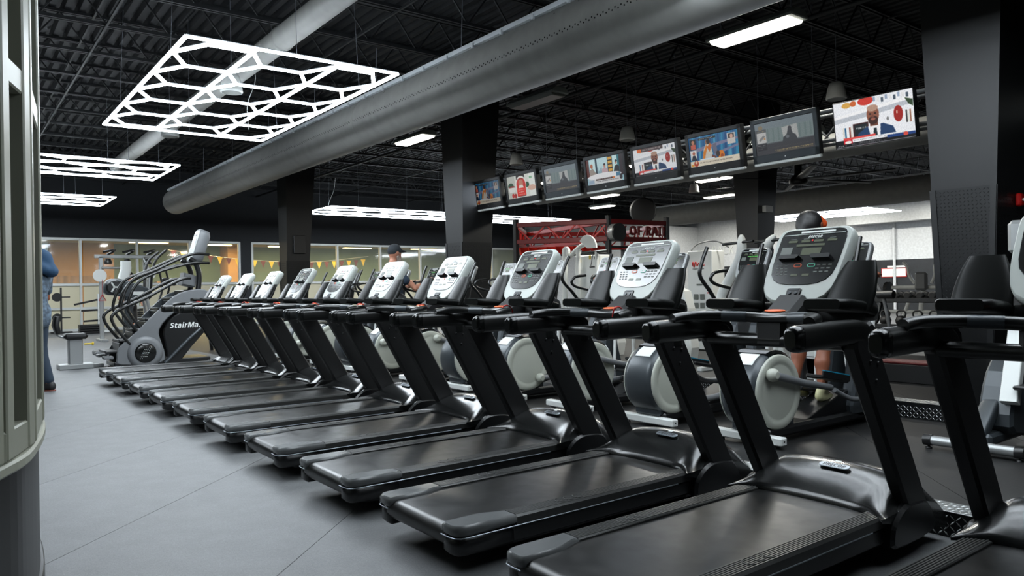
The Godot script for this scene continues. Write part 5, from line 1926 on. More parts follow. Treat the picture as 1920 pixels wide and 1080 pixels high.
func build_rig():
	var t := thing("training_rig", "red trussed training rig on dark posts", "training rig", V(0, 0, 0))
	var P := [V(12.0, 0, -15.6), V(13.4, 0, -13.6), V(15.3, 0, -13.35), V(17.0, 0, -16.6), V(14.4, 0, -18.2)]
	for p in P:
		var b := MB.new()
		b.box(p + V(0, 1.5, 0), V(0.12, 3.0, 0.12), 0.01)
		part(b, "post", M.steel_black, t)
	for q in [[0, 1], [1, 2], [2, 3], [3, 4], [4, 0], [4, 1]]:
		var a: Vector3 = P[q[0]]
		var c: Vector3 = P[q[1]]
		for y in [2.84, 2.4]:
			var b := MB.new()
			b.bar(a + V(0, y, 0), c + V(0, y, 0), 0.1, 0.12, 0.01)
			part(b, "rail", M.maroon if q[0] < 2 else M.red_steel, t)
		var L := (c - a).length()
		var n := int(L / 0.4)
		for k in n:
			if q[0] == 1 and q[1] == 2 and k > 0: continue
			var b := MB.new()
			var u0 := float(k) / n
			var u1 := float(k + 1) / n
			b.bar(a.lerp(c, u0) + V(0, 2.42 if k % 2 else 2.82, 0), a.lerp(c, u1) + V(0, 2.82 if k % 2 else 2.42, 0), 0.035, 0.035)
			part(b, "brace", M.red_steel, t)
	# cut-out lettering between the rails of the front bay
	var d: Vector3 = (P[2] - P[1]).normalized()
	text("BOX OF RAIN", 0.25, 0.05, "rig_letters", M.maroon, t, fr(P[1].lerp(P[2], 0.5) + V(0, 2.62, 0), d, V(0, 1, 0), d.cross(V(0, 1, 0))), "Droid Sans", true)
	for k in 9:
		var b := MB.new()
		var p: Vector3 = P[0].lerp(P[1], (k + 0.8) / 10.0) + V(0.4, 2.28, -0.5)
		b.prism(pv([-0.13, 0.0, 0.13, 0.0, 0.08, -0.2, -0.08, -0.2]), -0.04, 0.04, fr(p, d, V(0, 1, 0), d.cross(V(0, 1, 0))))
		part(b, "ninja_hold", M.hold_red, t)
	var b := MB.new()
	b.bar(P[0] + V(0.4, 2.05, -0.5), P[1] + V(0.4, 2.05, -0.5), 0.05, 0.05)
	b.bar(P[1] + V(0, 2.2, 0), P[2] + V(0, 2.2, 0), 0.05, 0.05)
	part(b, "lower_bar", M.steel_black, t)
	var s := thing("round_speaker", "black and silver drum speaker fixed on the rig post", "speaker", P[1] + V(0.05, 2.45, 0.1))
	b = MB.new()
	b.lathe([Vector2(0.2, 0), Vector2(0.22, 0.02), Vector2(0.22, 0.2)], 20, fr(V(0, 0.1, 0.0), V(1, 0, 0), V(0, 0, 1), V(0, -1, 0)))
	part(b, "drum", M.silver, s)
	b = MB.new()
	b.lathe([Vector2(0.225, 0.2), Vector2(0.225, 0.26)], 20, fr(V(0, 0.1, 0.0), V(1, 0, 0), V(0, 0, 1), V(0, -1, 0)))
	part(b, "front_ring", M.plastic, s)

func dumbbell() -> Array:
	var b := MB.new()
	b.tube([V(0, 0, -0.07), V(0, 0, 0.07)], 0.016, 8)
	var h := MB.new()
	for s in [-1.0, 1.0]:
		h.lathe([Vector2(0.05, 0.065), Vector2(0.068, 0.075), Vector2(0.07, 0.13), Vector2(0.05, 0.14)], 8, fr(V(0, 0, 0), V(1, 0, 0), V(0, 0, s), V(0, -s, 0)), false)
	return [b.mesh(), h.mesh()]

func build_weights():
	# dumbbell rack with three shelves
	var at := V(13.2, 0, -5.75)
	var t := thing("dumbbell_rack", "dark dumbbell rack with sloping legs near the side wall", "rack", at)
	var b := MB.new()
	for z in [-0.95, 1.6]:
		b.bar(V(0.35, 0.0, z), V(0.15, 1.05, z), 0.07, 0.07, 0.01)
		b.bar(V(-0.35, 0.03, z), V(0.4, 0.03, z), 0.08, 0.06, 0.01)
		b.bar(V(-0.3, 0.05, z), V(0.2, 0.9, z), 0.05, 0.05, 0.01)
	part(b, "frame", M.graphite, t)
	var hs := [0.42, 0.86]
	for y in hs:
		b = MB.new()
		b.box(V(0.05 if y > 0.6 else -0.12, y, 0.32), V(0.4, 0.05, 2.6), 0.01)
		b.box(V(-0.15 if y > 0.6 else -0.32, y + 0.02, 0.32), V(0.02, 0.07, 2.6), 0.004)
		part(b, "shelf", M.steel_black, t)
	var dm := dumbbell()
	for k in 12:
		var d := thing("dumbbell", "black dumbbell on the upper shelf of the rack, number %s from the plate tree" % ["one", "two", "three", "four", "five", "six", "seven", "eight", "nine", "ten", "eleven", "twelve"][k], "dumbbell", at + V(0.05, 0.956, -0.8 + k * 0.205), PI / 2, "dumbbells on the upper rack shelf")
		put(dm[0], "handle", M.chrome, d)
		put(dm[1], "heads", M.iron, d)
	for k in 9:
		var d := thing("kettlebell", "black kettlebell on the lower shelf of the rack, number %s from the plate tree" % ["one", "two", "three", "four", "five", "six", "seven", "eight", "nine"][k], "kettlebell", at + V(-0.1, 0.447, -0.75 + k * 0.27), 0.0, "kettlebells on the lower rack shelf")
		b = MB.new()
		b.lathe([Vector2(0.05, 0), Vector2(0.085, 0.03), Vector2(0.095, 0.085), Vector2(0.075, 0.14), Vector2(0.03, 0.165)], 16)
		part(b, "bell", M.iron, d)
		b = MB.new()
		b.tube(path([V(0, 0.13, -0.055), V(0, 0.2, -0.075), V(0, 0.245, -0.04), V(0, 0.245, 0.04), V(0, 0.2, 0.075), V(0, 0.13, 0.055)], 4), 0.015, 8)
		part(b, "handle", M.iron, d)
	# plate tree
	var tr := thing("plate_tree", "grey bent tube plate tree beside the dumbbell rack", "plate tree", V(11.7, 0, -6.1))
	b = MB.new()
	b.tube(path([V(0, 0.02, -0.42), V(0, 0.9, -0.28), V(0, 1.25, -0.1), V(0, 1.3, 0.0), V(0, 1.25, 0.1), V(0, 0.9, 0.28), V(0, 0.02, 0.42)], 5), 0.03, 8)
	b.bar(V(0, 0.02, -0.5), V(0, 0.02, 0.5), 0.1, 0.04)
	b.tube([V(0, 0.03, 0), V(0, 1.3, 0)], 0.025, 8)
	part(b, "frame", M.grey, tr)
	var n := 0
	for q in [[0.98, 0.1, 0.11], [0.66, 0.12, 0.16], [0.3, 0.16, 0.17], [0.3, -0.3, 0.15]]:
		b = MB.new()
		b.tube([V(-0.25, q[0], q[1]), V(0.05, q[0], q[1])], 0.02, 8)
		part(b, "peg", M.chrome, tr)
		var w := thing("weight_plate", ["small black weight plate on the top peg of the plate tree", "black weight plate on the middle peg of the plate tree", "large black weight plate on the low peg of the plate tree", "black weight plate on the outer low peg of the plate tree"][n], "weight plate", V(11.7 - 0.16, q[0], -6.1 + q[1]), 0.0, "plates on the plate tree")
		n += 1
		var r: float = q[2]
		b = MB.new()
		b.lathe([Vector2(r * 0.98, -0.03), Vector2(r, -0.02), Vector2(r, 0.02), Vector2(r * 0.97, 0.03), Vector2(r * 0.85, 0.03), Vector2(r * 0.8, 0.018), Vector2(r * 0.35, 0.018), Vector2(r * 0.3, 0.03), Vector2(0.03, 0.03)], 24, fr(Vector3.ZERO, V(0, 0, 1), V(-1, 0, 0), V(0, -1, 0)))
		part(b, "disc", M.iron, w)
		b = MB.new()
		b.lathe([Vector2(0.034, 0.026), Vector2(0.034, 0.034)], 14, fr(Vector3.ZERO, V(0, 0, 1), V(-1, 0, 0), V(0, -1, 0)))
		part(b, "hub", M.chrome, w)
	b = MB.new()
	b.tube([V(11.55, 1.0, -5.84), V(11.55, 1.0, -5.6)], 0.065, 14)
	tag(part(b, "rolled_pad"  , M.pad), "black rolled pad hung beside the plate tree", "pad")
	# white leg machine further back
	t = thing("leg_machine", "white plate loaded machine far behind the dumbbell rack", "weight machine", V(19.0, 0, -8.5))
	b = MB.new()
	b.tube([V(0, 0.0, -0.6), V(0, 0.95, -0.25)], 0.05, 8)
	b.tube([V(0, 0.0, 0.5), V(0, 0.95, 0.25)], 0.05, 8)
	b.tube([V(0, 0.0, -0.1), V(0, 1.2, 0.0)], 0.06, 8)
	b.tube([V(0, 1.05, -0.75), V(0, 1.05, 0.75)], 0.05, 8)
	b.tube([V(0, 0.45, -0.9), V(0, 0.45, 0.9)], 0.04, 8)
	for s in [-1.0, 1.0]:
		b.tube(path([V(0, 1.15, s * 0.2), V(-0.05, 1.35, s * 0.3), V(-0.1, 1.55, s * 0.32), V(-0.1, 1.68, s * 0.42)], 4), 0.035, 8)
	part(b, "frame", M.white, t)
	b = MB.new()
	b.box(V(-0.1, 1.2, 0), V(0.12, 0.45, 0.3), 0.05)
	part(b, "back_pad", M.grey, t)
	b = MB.new()
	for s in [-1.0, 1.0]:
		b.lathe([Vector2(0.2, -0.04), Vector2(0.2, 0.04)], 18, along(V(0, 1.0, s * 0.85), V(0, 0, 1)))
	part(b, "loaded_plates", M.iron, t)
	# notice on the dark wall
	t = thing("wall_notice", "white notice with red border on the dark lower wall", "notice", V(32.95, 1.6, -15.95))
	b = MB.new()
	b.box(V(0, 0, 0), V(0.03, 0.4, 1.08), 0.004)
	part(b, "red_border", M.red, t)
	b = MB.new()
	b.box(V(-0.018, 0, 0), V(0.01, 0.34, 1.02))
	part(b, "white_field", M.print_white, t)
	b = MB.new()
	b.box(V(0, 0.26, 0.12), V(0.02, 0.08, 0.8))
	part(b, "header_strip", M.print_white, t)
	# black storage bench and red mat past the ellipticals
	t = thing("floor_mat", "red and black floor mats stacked beyond the ellipticals", "mat", V(9.6, 0, -4.7))
	b = MB.new()
	b.box(V(0, 0.11, 0), V(1.2, 0.22, 2.0), 0.01)
	part(b, "black_mat", M.pad, t)
	b = MB.new()
	b.box(V(-0.45, 0.235, 0), V(0.3, 0.03, 2.0), 0.01)
	part(b, "red_mat", M.maroon, t)

# ---------------------------------------------------------------- things by the far windows
func build_background():
	var b: MB
	# seat on a grey post at the end of a floor rail
	var t := thing("pulley_bench", "black padded seat on a grey post by the aisle", "seat", V(1.72, 0, -14.1))
	b = MB.new()
	b.box(V(0, 0.04, 0), V(0.5, 0.08, 0.34), 0.01)
	b.box(V(0.1, 0.03, 0), V(0.62, 0.06, 0.1), 0.01)
	part(b, "floor_rail", M.silver, t)
	b = MB.new()
	b.box(V(0, 0.28, 0), V(0.2, 0.42, 0.2), 0.015)
	part(b, "post", M.silver, t)
	b = MB.new()
	b.box(V(0, 0.53, 0), V(0.34, 0.09, 0.36), 0.035)
	part(b, "seat_pad", M.pad, t)
	b = MB.new()
	b.sweep([V(-0.24, 0.58, 0), V(-0.27, 0.72, 0), V(-0.25, 0.86, 0)], rrect(0.34, 0.09, 0.04), V(1, 0, 0), [0.8, 1, 0.8])
	part(b, "back_pad", M.pad, t)
	b = MB.new()
	b.tube([V(-0.12, 0.5, 0), V(-0.24, 0.55, 0), V(-0.27, 0.7, 0)], 0.02, 8)
	part(b, "back_tube", M.silver, t)
	b = MB.new()
	b.tube([V(0.12, 0.4, 0.08), V(0.24, 0.4, 0.08)], 0.014, 6)
	b.lathe([Vector2(0.015, 0), Vector2(0.03, 0.01), Vector2(0.02, 0.03)], 10, along(V(0.23, 0.4, 0.08), V(1, 0, 0)))
	part(b, "yellow_knob", M.yellow, t)
	# gliding cross trainer with big side beam
	t = thing("glide_trainer", "dark gliding trainer with pulley wheel behind the stair climber", "cross trainer", V(3.0, 0, -17.0))
	b = MB.new()
	b.prism(smooth_poly(pv([-0.42, 1.3, -0.36, 1.48, -0.2, 1.52, 0.1, 1.44, 0.42, 1.3, 0.46, 1.14, 0.34, 1.06, 0.1, 1.1, -0.2, 1.18, -0.36, 1.2]), 3), -0.12, 0.12, Transform3D(), 0.03)
	var bm := part(b, "beam", M.graphite, t)
	b = MB.new()
	b.lathe([Vector2(0.14, 0), Vector2(0.15, 0.02), Vector2(0.12, 0.04)], 24, along(V(-0.24, 1.35, 0.12), V(0, 0, 1)))
	part(b, "pulley_wheel", M.plastic, bm)
	b = MB.new()
	for k in 3:
		var a := TAU * k / 3
		b.bar(V(-0.24, 1.35, 0.165), V(-0.24 + 0.11 * cos(a), 1.35 + 0.11 * sin(a), 0.165), 0.012, 0.03)
	part(b, "wheel_spoke", M.pale, bm)
	b = MB.new()
	b.box(V(0.2, 1.22, 0.125), V(0.2, 0.07, 0.01))
	part(b, "label_plate", M.print_white, bm)
	b = MB.new()
	b.sweep([V(0.0, 0.05, 0), V(0.02, 0.6, 0), V(0.05, 1.2, 0)], rrect(0.2, 0.16, 0.04), V(1, 0, 0))
	b.box(V(0.1, 0.04, 0), V(1.4, 0.08, 0.5), 0.02)
	part(b, "stand", M.graphite, t)
	b = MB.new()
	b.sweep([V(-0.06, 1.5, 0), V(0.0, 1.7, 0), V(0.0, 1.88, 0)], rrect(0.12, 0.2, 0.05), V(1, 0, 0))
	part(b, "console", M.pale, t)
	for s in [-1.0, 1.0]:
		b = MB.new()
		b.tube(path([V(0.4, 1.2, s * 0.3), V(0.42, 1.6, s * 0.34), V(0.5, 1.9, s * 0.36), V(0.7, 2.1, s * 0.34)], 4), 0.025, 8)
		b.tube(path([V(0.6, 0.9, s * 0.25), V(0.75, 1.3, s * 0.3), V(0.68, 1.75, s * 0.3)], 4), 0.022, 8)
		part(b, "arm", M.plastic, t)
		b = MB.new()
		b.box(V(0.55, 0.35, s * 0.2), V(0.5, 0.05, 0.16), 0.01)
		b.tube([V(0.5, 0.36, s * 0.2), V(0.35, 1.1, s * 0.2)], 0.03, 8)
		part(b, "pedal_arm", M.silver, t)
	b = MB.new()
	b.box(V(0.68, 1.45, 0.3), V(0.12, 0.16, 0.1), 0.02)
	b.box(V(0.95, 1.45, -0.25), V(0.12, 0.16, 0.1), 0.02)
	part(b, "grip_pods", M.plastic, t)
	# cable station in front of the windows
	t = thing("cable_station", "silver cable crossover station with black overhead grips", "cable machine", V(3.8, 0, -22.0))
	b = MB.new()
	for x in [-0.5, 0.55]:
		b.box(V(x, 1.1, 0), V(0.1, 2.2, 0.1), 0.01)
		b.box(V(x, 0.03, 0), V(0.16, 0.06, 1.0), 0.01)
	b.box(V(0.1, 2.2, 0), V(1.5, 0.09, 0.1), 0.01)
	b.tube([V(-0.5, 1.9, 0.1), V(0.2, 1.9, 0.1)], 0.03, 8)
	b.tube(path([V(0.55, 1.0, 0.2), V(0.62, 1.7, 0.2), V(0.5, 2.15, 0.1)], 4), 0.035, 8)
	part(b, "frame", M.silver, t)
	for x in [-0.35, 0.1, 0.6]:
		b = MB.new()
		b.tube(path([V(x, 2.25, 0.0), V(x + 0.15, 2.36, 0.2), V(x - 0.15, 2.3, 0.4)], 4), 0.03, 8)
		b.lathe([Vector2(0.09, 0), Vector2(0.1, 0.05), Vector2(0.06, 0.14)], 12, Transform3D(Basis(), V(x, 2.0, 0.1)))
		part(b, "grip", M.plastic, t)
	for q in [[-0.55, 1.7], [0.62, 1.75]]:
		b = MB.new()
		b.lathe([Vector2(0.16, 0), Vector2(0.16, 0.03)], 20, along(V(q[0], q[1], 0.12), V(0, 0, 1)))
		part(b, "pulley", M.pale, t)
	b = MB.new()
	b.tube([V(-0.5, 1.6, 0.15), V(-0.5, 1.2, 0.15)], 0.006, 5)
	b.tube([V(-0.5, 1.2, 0.15), V(-0.58, 1.05, 0.15), V(-0.42, 1.05, 0.15), V(-0.5, 1.2, 0.15)], 0.014, 6)
	part(b, "strap", M.red_steel, t)
	b = MB.new()
	for k in 10:
		b.box(V(0.32, 0.2 + k * 0.065, 0), V(0.3, 0.055, 0.2), 0.006)
	part(b, "weight_stack", M.iron, t)
	# accessory rack at the windows
	t = thing("accessory_rack", "white perforated rack post with black arms by the windows", "rack", V(4.1, 0, -27.6))
	b = MB.new()
	b.box(V(0, 0.62, 0), V(0.16, 1.24, 0.12), 0.008)
	b.box(V(0, 0.02, 0), V(0.7, 0.05, 0.6), 0.008)
	part(b, "post", M.white, t)
	b = MB.new()
	for k in 16:
		b.box(V(-0.03 + 0.06 * (k % 2), 0.12 + k * 0.066, 0.062), V(0.03, 0.03, 0.004))
	part(b, "holes", M.hole, t)
	for q in [[1.05, -0.75, 0.9], [0.72, -0.55, 0.7], [0.38, -0.5, 0.36]]:
		b = MB.new()
		b.bar(V(-0.08, q[0], 0.05), V(q[1], q[2], 0.05), 0.06, 0.06, 0.01)
		part(b, "arm", M.plastic, t)
	for k in 4:
		b = MB.new()
		b.box(V(-0.42, 0.04 + k * 0.07, 0.1), V(0.6, 0.06, 0.5), 0.015)
		tag(put(b.mesh(), "step_platform", M.pad, null, V(4.1, 0.0, -26.85)), "black step platform, %s of the stack by the accessory rack" % ["lowest", "second lowest", "third", "topmost"][k], "step", "stacked step platforms")
	t = thing("dumbbell_stand", "slim black stand with weights by the far windows", "stand", V(3.0, 0, -27.6))
	b = MB.new()
	b.bar(V(0, 0, 0), V(0, 1.45, 0), 0.05, 0.05)
	b.bar(V(-0.3, 0.03, 0), V(0.3, 0.03, 0), 0.2, 0.06)
	for y in [0.5, 1.15]:
		b.bar(V(-0.2, y, 0), V(0.25, y, 0), 0.04, 0.04)
	part(b, "stand_frame", M.plastic, t)
	b = MB.new()
	for y in [0.5, 1.15]:
		b.lathe([Vector2(0.14, -0.05), Vector2(0.14, 0.05)], 14, along(V(-0.12, y, 0.1), V(0, 0, 1)))
	part(b, "weights", M.iron, t)
	# black ladder bars beyond the stair climber
	t = thing("calf_step", "black slatted step stand behind the nearest of the far treadmills", "step stand", V(4.6, 0, -16.2))
	b = MB.new()
	for s in [-0.2, 0.2]:
		b.bar(V(-0.1, 0, s), V(-0.2, 0.95, s), 0.06, 0.06, 0.005)
		b.bar(V(0.25, 0, s), V(0.0, 0.9, s), 0.06, 0.06, 0.005)
	for y in [0.3, 0.6, 0.88]:
		b.bar(V(-0.14, y, -0.24), V(-0.14, y, 0.24), 0.12, 0.04, 0.005)
	part(b, "frame", M.plastic, t)

# ---------------------------------------------------------------- people
# tapered capsules [a, b, ra, rb] joined smoothly, meshed as surface nets
func skin_mesh(caps: Array, cell: float, k: float) -> ArrayMesh:
	var lo: Vector3 = caps[0][0]
	var hi := lo
	for c in caps:
		var r: float = maxf(c[2], c[3]) + k + cell * 2
		for e in [c[0], c[1]]:
			lo = lo.min(e - Vector3.ONE * r)
			hi = hi.max(e + Vector3.ONE * r)
	var n := Vector3i(((hi - lo) / cell).ceil()) + Vector3i.ONE
	var f := PackedFloat32Array()
	f.resize(n.x * n.y * n.z)
	f.fill(1.0)
	for c in caps:
		var a: Vector3 = c[0]
		var ab: Vector3 = c[1] - a
		var l2 := maxf(ab.length_squared(), 1e-9)
		var ra: float = c[2]
		var rb: float = c[3]
		var m := maxf(ra, rb) + k + cell * 2
		var i0 := Vector3i(((a.min(c[1]) - Vector3.ONE * m - lo) / cell).floor()).clamp(Vector3i.ZERO, n - Vector3i.ONE)
		var i1 := Vector3i(((a.max(c[1]) + Vector3.ONE * m - lo) / cell).ceil()).clamp(Vector3i.ZERO, n - Vector3i.ONE)
		for z in range(i0.z, i1.z + 1):
			for y in range(i0.y, i1.y + 1):
				var row := (z * n.y + y) * n.x
				for x in range(i0.x, i1.x + 1):
					var p := lo + Vector3(x, y, z) * cell - a
					var u := clampf(p.dot(ab) / l2, 0.0, 1.0)
					var d := (p - ab * u).length() - lerpf(ra, rb, u)
					var o := f[row + x]
					var h := maxf(k - absf(d - o), 0.0) / k
					f[row + x] = minf(d, o) - h * h * k * 0.25
	var st := SurfaceTool.new()
	st.begin(Mesh.PRIMITIVE_TRIANGLES)
	var vid := {}
	var vs := PackedVector3Array()
	var off := [0, 1, n.x, n.x + 1, n.x * n.y, n.x * n.y + 1, n.x * n.y + n.x, n.x * n.y + n.x + 1]
	var edges := [[0, 1], [2, 3], [4, 5], [6, 7], [0, 2], [1, 3], [4, 6], [5, 7], [0, 4], [1, 5], [2, 6], [3, 7]]
	for z in n.z - 1:
		for y in n.y - 1:
			for x in n.x - 1:
				var i := (z * n.y + y) * n.x + x
				if f[i] > cell * 2.0: continue
				var mask := 0
				for q in 8:
					if f[i + off[q]] < 0.0: mask |= 1 << q
				if mask == 0 or mask == 255: continue
				var s := Vector3.ZERO
				var cnt := 0
				for e in edges:
					if ((mask >> e[0]) & 1) != ((mask >> e[1]) & 1):
						var fa := f[i + off[e[0]]]
						var fb := f[i + off[e[1]]]
						var u := fa / (fa - fb)
						s += Vector3(e[0] & 1, (e[0] >> 1) & 1, (e[0] >> 2) & 1).lerp(Vector3(e[1] & 1, (e[1] >> 1) & 1, (e[1] >> 2) & 1), u)
						cnt += 1
				vid[i] = vs.size()
				vs.append(lo + (Vector3(x, y, z) + s / cnt) * cell)
	for v in vs:
		st.add_vertex(v)
	var dx := [1, n.x, n.x * n.y]
	for i in vid:
		for ax in 3:
			var a: int = i
			if (f[a] < 0.0) == (f[a + dx[ax]] < 0.0): continue
			var s1: int = dx[(ax + 1) % 3]
			var s2: int = dx[(ax + 2) % 3]
			if vid.has(a - s1) and vid.has(a - s2) and vid.has(a - s1 - s2):
				var q := [vid[a], vid[a - s1], vid[a - s1 - s2], vid[a - s2]]
				if f[a] < 0.0: q = [q[0], q[3], q[2], q[1]]
				for t in [0, 1, 2, 0, 2, 3]: st.add_index(q[t])
	st.generate_normals()
	return st.commit()

func joined_mesh(list: Array) -> ArrayMesh:
	var st := SurfaceTool.new()
	for m in list: st.append_from(m, 0, Transform3D())
	return st.commit()

func person(called: String, label: String, at: Vector3, turn: float) -> Node3D:
	return thing(called, label, "person", at, turn)

# head facing +x at p (centre), height about 0.23
func head_caps(p: Vector3) -> Array:
	return [[p + V(-0.012, 0.03, 0), p + V(-0.005, 0.035, 0), 0.098, 0.098], [p + V(0.02, -0.03, 0), p + V(0.045, -0.075, 0), 0.07, 0.045], [p + V(0.085, -0.012, 0), p + V(0.105, -0.03, 0), 0.012, 0.014], [p + V(0.075, 0.022, -0.03), p + V(0.075, 0.022, 0.03), 0.018, 0.018], [p + V(0.08, -0.065, -0.015), p + V(0.08, -0.065, 0.015), 0.013, 0.013], [p + V(0, 0.0, -0.088), p + V(-0.01, 0.025, -0.095), 0.014, 0.018], [p + V(0, 0.0, 0.088), p + V(-0.01, 0.025, 0.095), 0.014, 0.018], [p + V(-0.03, -0.06, 0), p + V(-0.045, -0.17, 0), 0.056, 0.06]]

func hand_caps(w: Vector3, d: Vector3, up: Vector3, curl := 0.5) -> Array:
	# palm from wrist w along d, fingers spread sideways along s, bending towards -up
	var s := d.cross(up).normalized()
	var o := [[w, w + d * 0.075, 0.026, 0.03], [w + s * 0.018, w + d * 0.08 + s * 0.024, 0.02, 0.02], [w - s * 0.018, w + d * 0.08 - s * 0.024, 0.02, 0.02]]
	var ln := [0.062, 0.075, 0.07, 0.052]
	for i in 4:
		var r := w + d * 0.085 + s * (0.03 - i * 0.02)
		var m: Vector3 = r + (d * (1.0 - curl * 0.4) - up * curl * 0.6).normalized() * ln[i] * 0.55
		var e: Vector3 = m + (d * (1.0 - curl) - up * curl).normalized() * ln[i] * 0.5
		o.append([r, m, 0.0095, 0.009])
		o.append([m, e, 0.009, 0.0075])
	o.append([w + d * 0.03 + s * 0.03, w + d * 0.07 + s * 0.055 - up * 0.012, 0.013, 0.011])
	o.append([w + d * 0.07 + s * 0.055 - up * 0.012, w + d * 0.1 + s * 0.055 - up * 0.03, 0.011, 0.009])
	return o

func cloth_mat(key: String, c: Color, tile: float) -> StandardMaterial3D:
	return mat(key, c, 0.85, 0.0, {"tex": "camo", "tri": tile})

func build_people():
	noise_image("camo", 128, 0.05, 0.25, 1.15, 3, 40)
	man_in_aisle()
	woman_on_elliptical()
	man_in_cap()
	far_man()

func man_in_aisle():
	# faces the office: his front is towards the picture's near edge
	var t := person("person", "person in blue patterned shirt and navy joggers, blue towel over the shoulder", V(0.975, 0, -10.96), deg_to_rad(180.0 - 37.2))
	# local +x = facing, +z = his left
	var hip := V(0.08, 0.93, 0)
	var ch := V(0.08, 1.32, 0)
	var hd := V(0.2, 1.7, 0)
	var body := head_caps(hd)
	body += [[V(0.12, 1.56, 0), V(0.08, 1.46, 0), 0.062, 0.07], [V(0.06, 1.45, -0.16), V(0.06, 1.45, 0.16), 0.075, 0.075], [V(0.08, 1.36, -0.07), V(0.08, 1.36, 0.07), 0.13, 0.13], [ch, V(0.08, 1.08, 0), 0.13, 0.115], [V(0.08, 0.98, -0.06), V(0.08, 0.98, 0.06), 0.125, 0.125]]
	for s in [-1.0, 1.0]:
		var an := V(-0.02, 0.09, 0.1) if s > 0 else V(0.3, 0.09, -0.11)
		var kn := V(0.09, 0.5, 0.1) if s > 0 else V(0.24, 0.5, -0.1)
		body += [[V(0.085, 0.9, s * 0.09), kn, 0.098, 0.062], [kn, an + V(0, 0.03, 0), 0.058, 0.04], [an, an + V(0.12, -0.045, 0), 0.038, 0.03]]
		var el := V(0.1, 1.17, s * 0.26)
		var wr := V(0.32, 1.22, s * 0.2)
		body += [[V(0.05, 1.44, s * 0.185), el, 0.055, 0.043], [el, wr, 0.042, 0.028]]
	var bm := [skin_mesh(body, 0.014, 0.03)]
	var bmat = M.skin_brown
	for s in [-1.0, 1.0]:
		bm.append(skin_mesh(hand_caps(V(0.32, 1.22, s * 0.2), V(0.95, 0.1, -s * 0.1).normalized(), V(0, 1, 0), 0.6), 0.006, 0.008))
	var shirt := [[V(0.06, 1.45, -0.17), V(0.06, 1.45, 0.17), 0.092, 0.092], [V(0.08, 1.36, -0.075), V(0.08, 1.36, 0.075), 0.145, 0.145], [ch, V(0.08, 1.08, 0), 0.15, 0.14], [V(0.075, 1.0, -0.06), V(0.075, 1.0, 0.06), 0.145, 0.145], [V(0.075, 0.9, -0.06), V(0.075, 0.9, 0.06), 0.14, 0.14]]
	for s in [-1.0, 1.0]:
		shirt.append([V(0.05, 1.44, s * 0.19), V(0.08, 1.27, s * 0.24), 0.076, 0.07])
	put(skin_mesh(shirt, 0.014, 0.035), "shirt", cloth_mat("shirt_camo", Color(0.42, 0.5, 0.58), 2.2), t)
	var tr := [[V(0.08, 0.92, -0.06), V(0.08, 0.92, 0.06), 0.135, 0.135]]
	for s in [-1.0, 1.0]:
		var an := V(-0.02, 0.14, 0.1) if s > 0 else V(0.3, 0.14, -0.11)
		var kn := V(0.09, 0.5, 0.1) if s > 0 else V(0.24, 0.5, -0.1)
		tr += [[V(0.085, 0.86, s * 0.088), kn, 0.112, 0.083], [kn, an, 0.083, 0.06]]
	put(skin_mesh(tr, 0.014, 0.035), "trousers", M.navy_cloth, t)
	put(skin_mesh([[hd + V(-0.02, 0.05, 0), hd + V(-0.03, 0.04, 0), 0.102, 0.1]], 0.012, 0.02), "hair", M.hair, t)
	var tw := [[V(0.12, 1.74, 0.0), V(0.0, 1.66, 0.03), 0.1, 0.11], [V(0.0, 1.66, 0.03), V(-0.1, 1.5, 0.05), 0.1, 0.075], [V(0.04, 1.6, -0.12), V(-0.08, 1.52, -0.05), 0.08, 0.06], [V(0.02, 1.58, 0.16), V(-0.09, 1.5, 0.1), 0.08, 0.06]]
	put(skin_mesh(tw, 0.014, 0.05), "towel", M.blue_cloth, t)
	for s in [-1.0, 1.0]:
		var an := V(-0.02, 0.0, 0.1) if s > 0 else V(0.3, 0.0, -0.11)
		put(skin_mesh([[an + V(-0.04, 0.05, 0), an + V(0.06, 0.055, 0), 0.045, 0.045], [an + V(0.06, 0.05, 0), an + V(0.19, 0.04, 0), 0.045, 0.034], [an + V(-0.03, 0.08, 0), an + V(0.02, 0.09, 0), 0.045, 0.042]], 0.01, 0.02), "shoe", M.shoe, t)
		var b := MB.new()
		b.prism(smooth_poly(pv([-0.085, 0, -0.05, 0.045, 0.08, 0.048, 0.2, 0.042, 0.228, 0.0, 0.19, -0.042, 0.08, -0.048, -0.05, -0.045]), 2), 0.0, 0.016, fr(an, V(1, 0, 0), V(0, 0, 1), V(0, 1, 0)), 0.004)
		part(b, "sole", M.sole, t)
	put(joined_mesh(bm), "body", bmat, t)

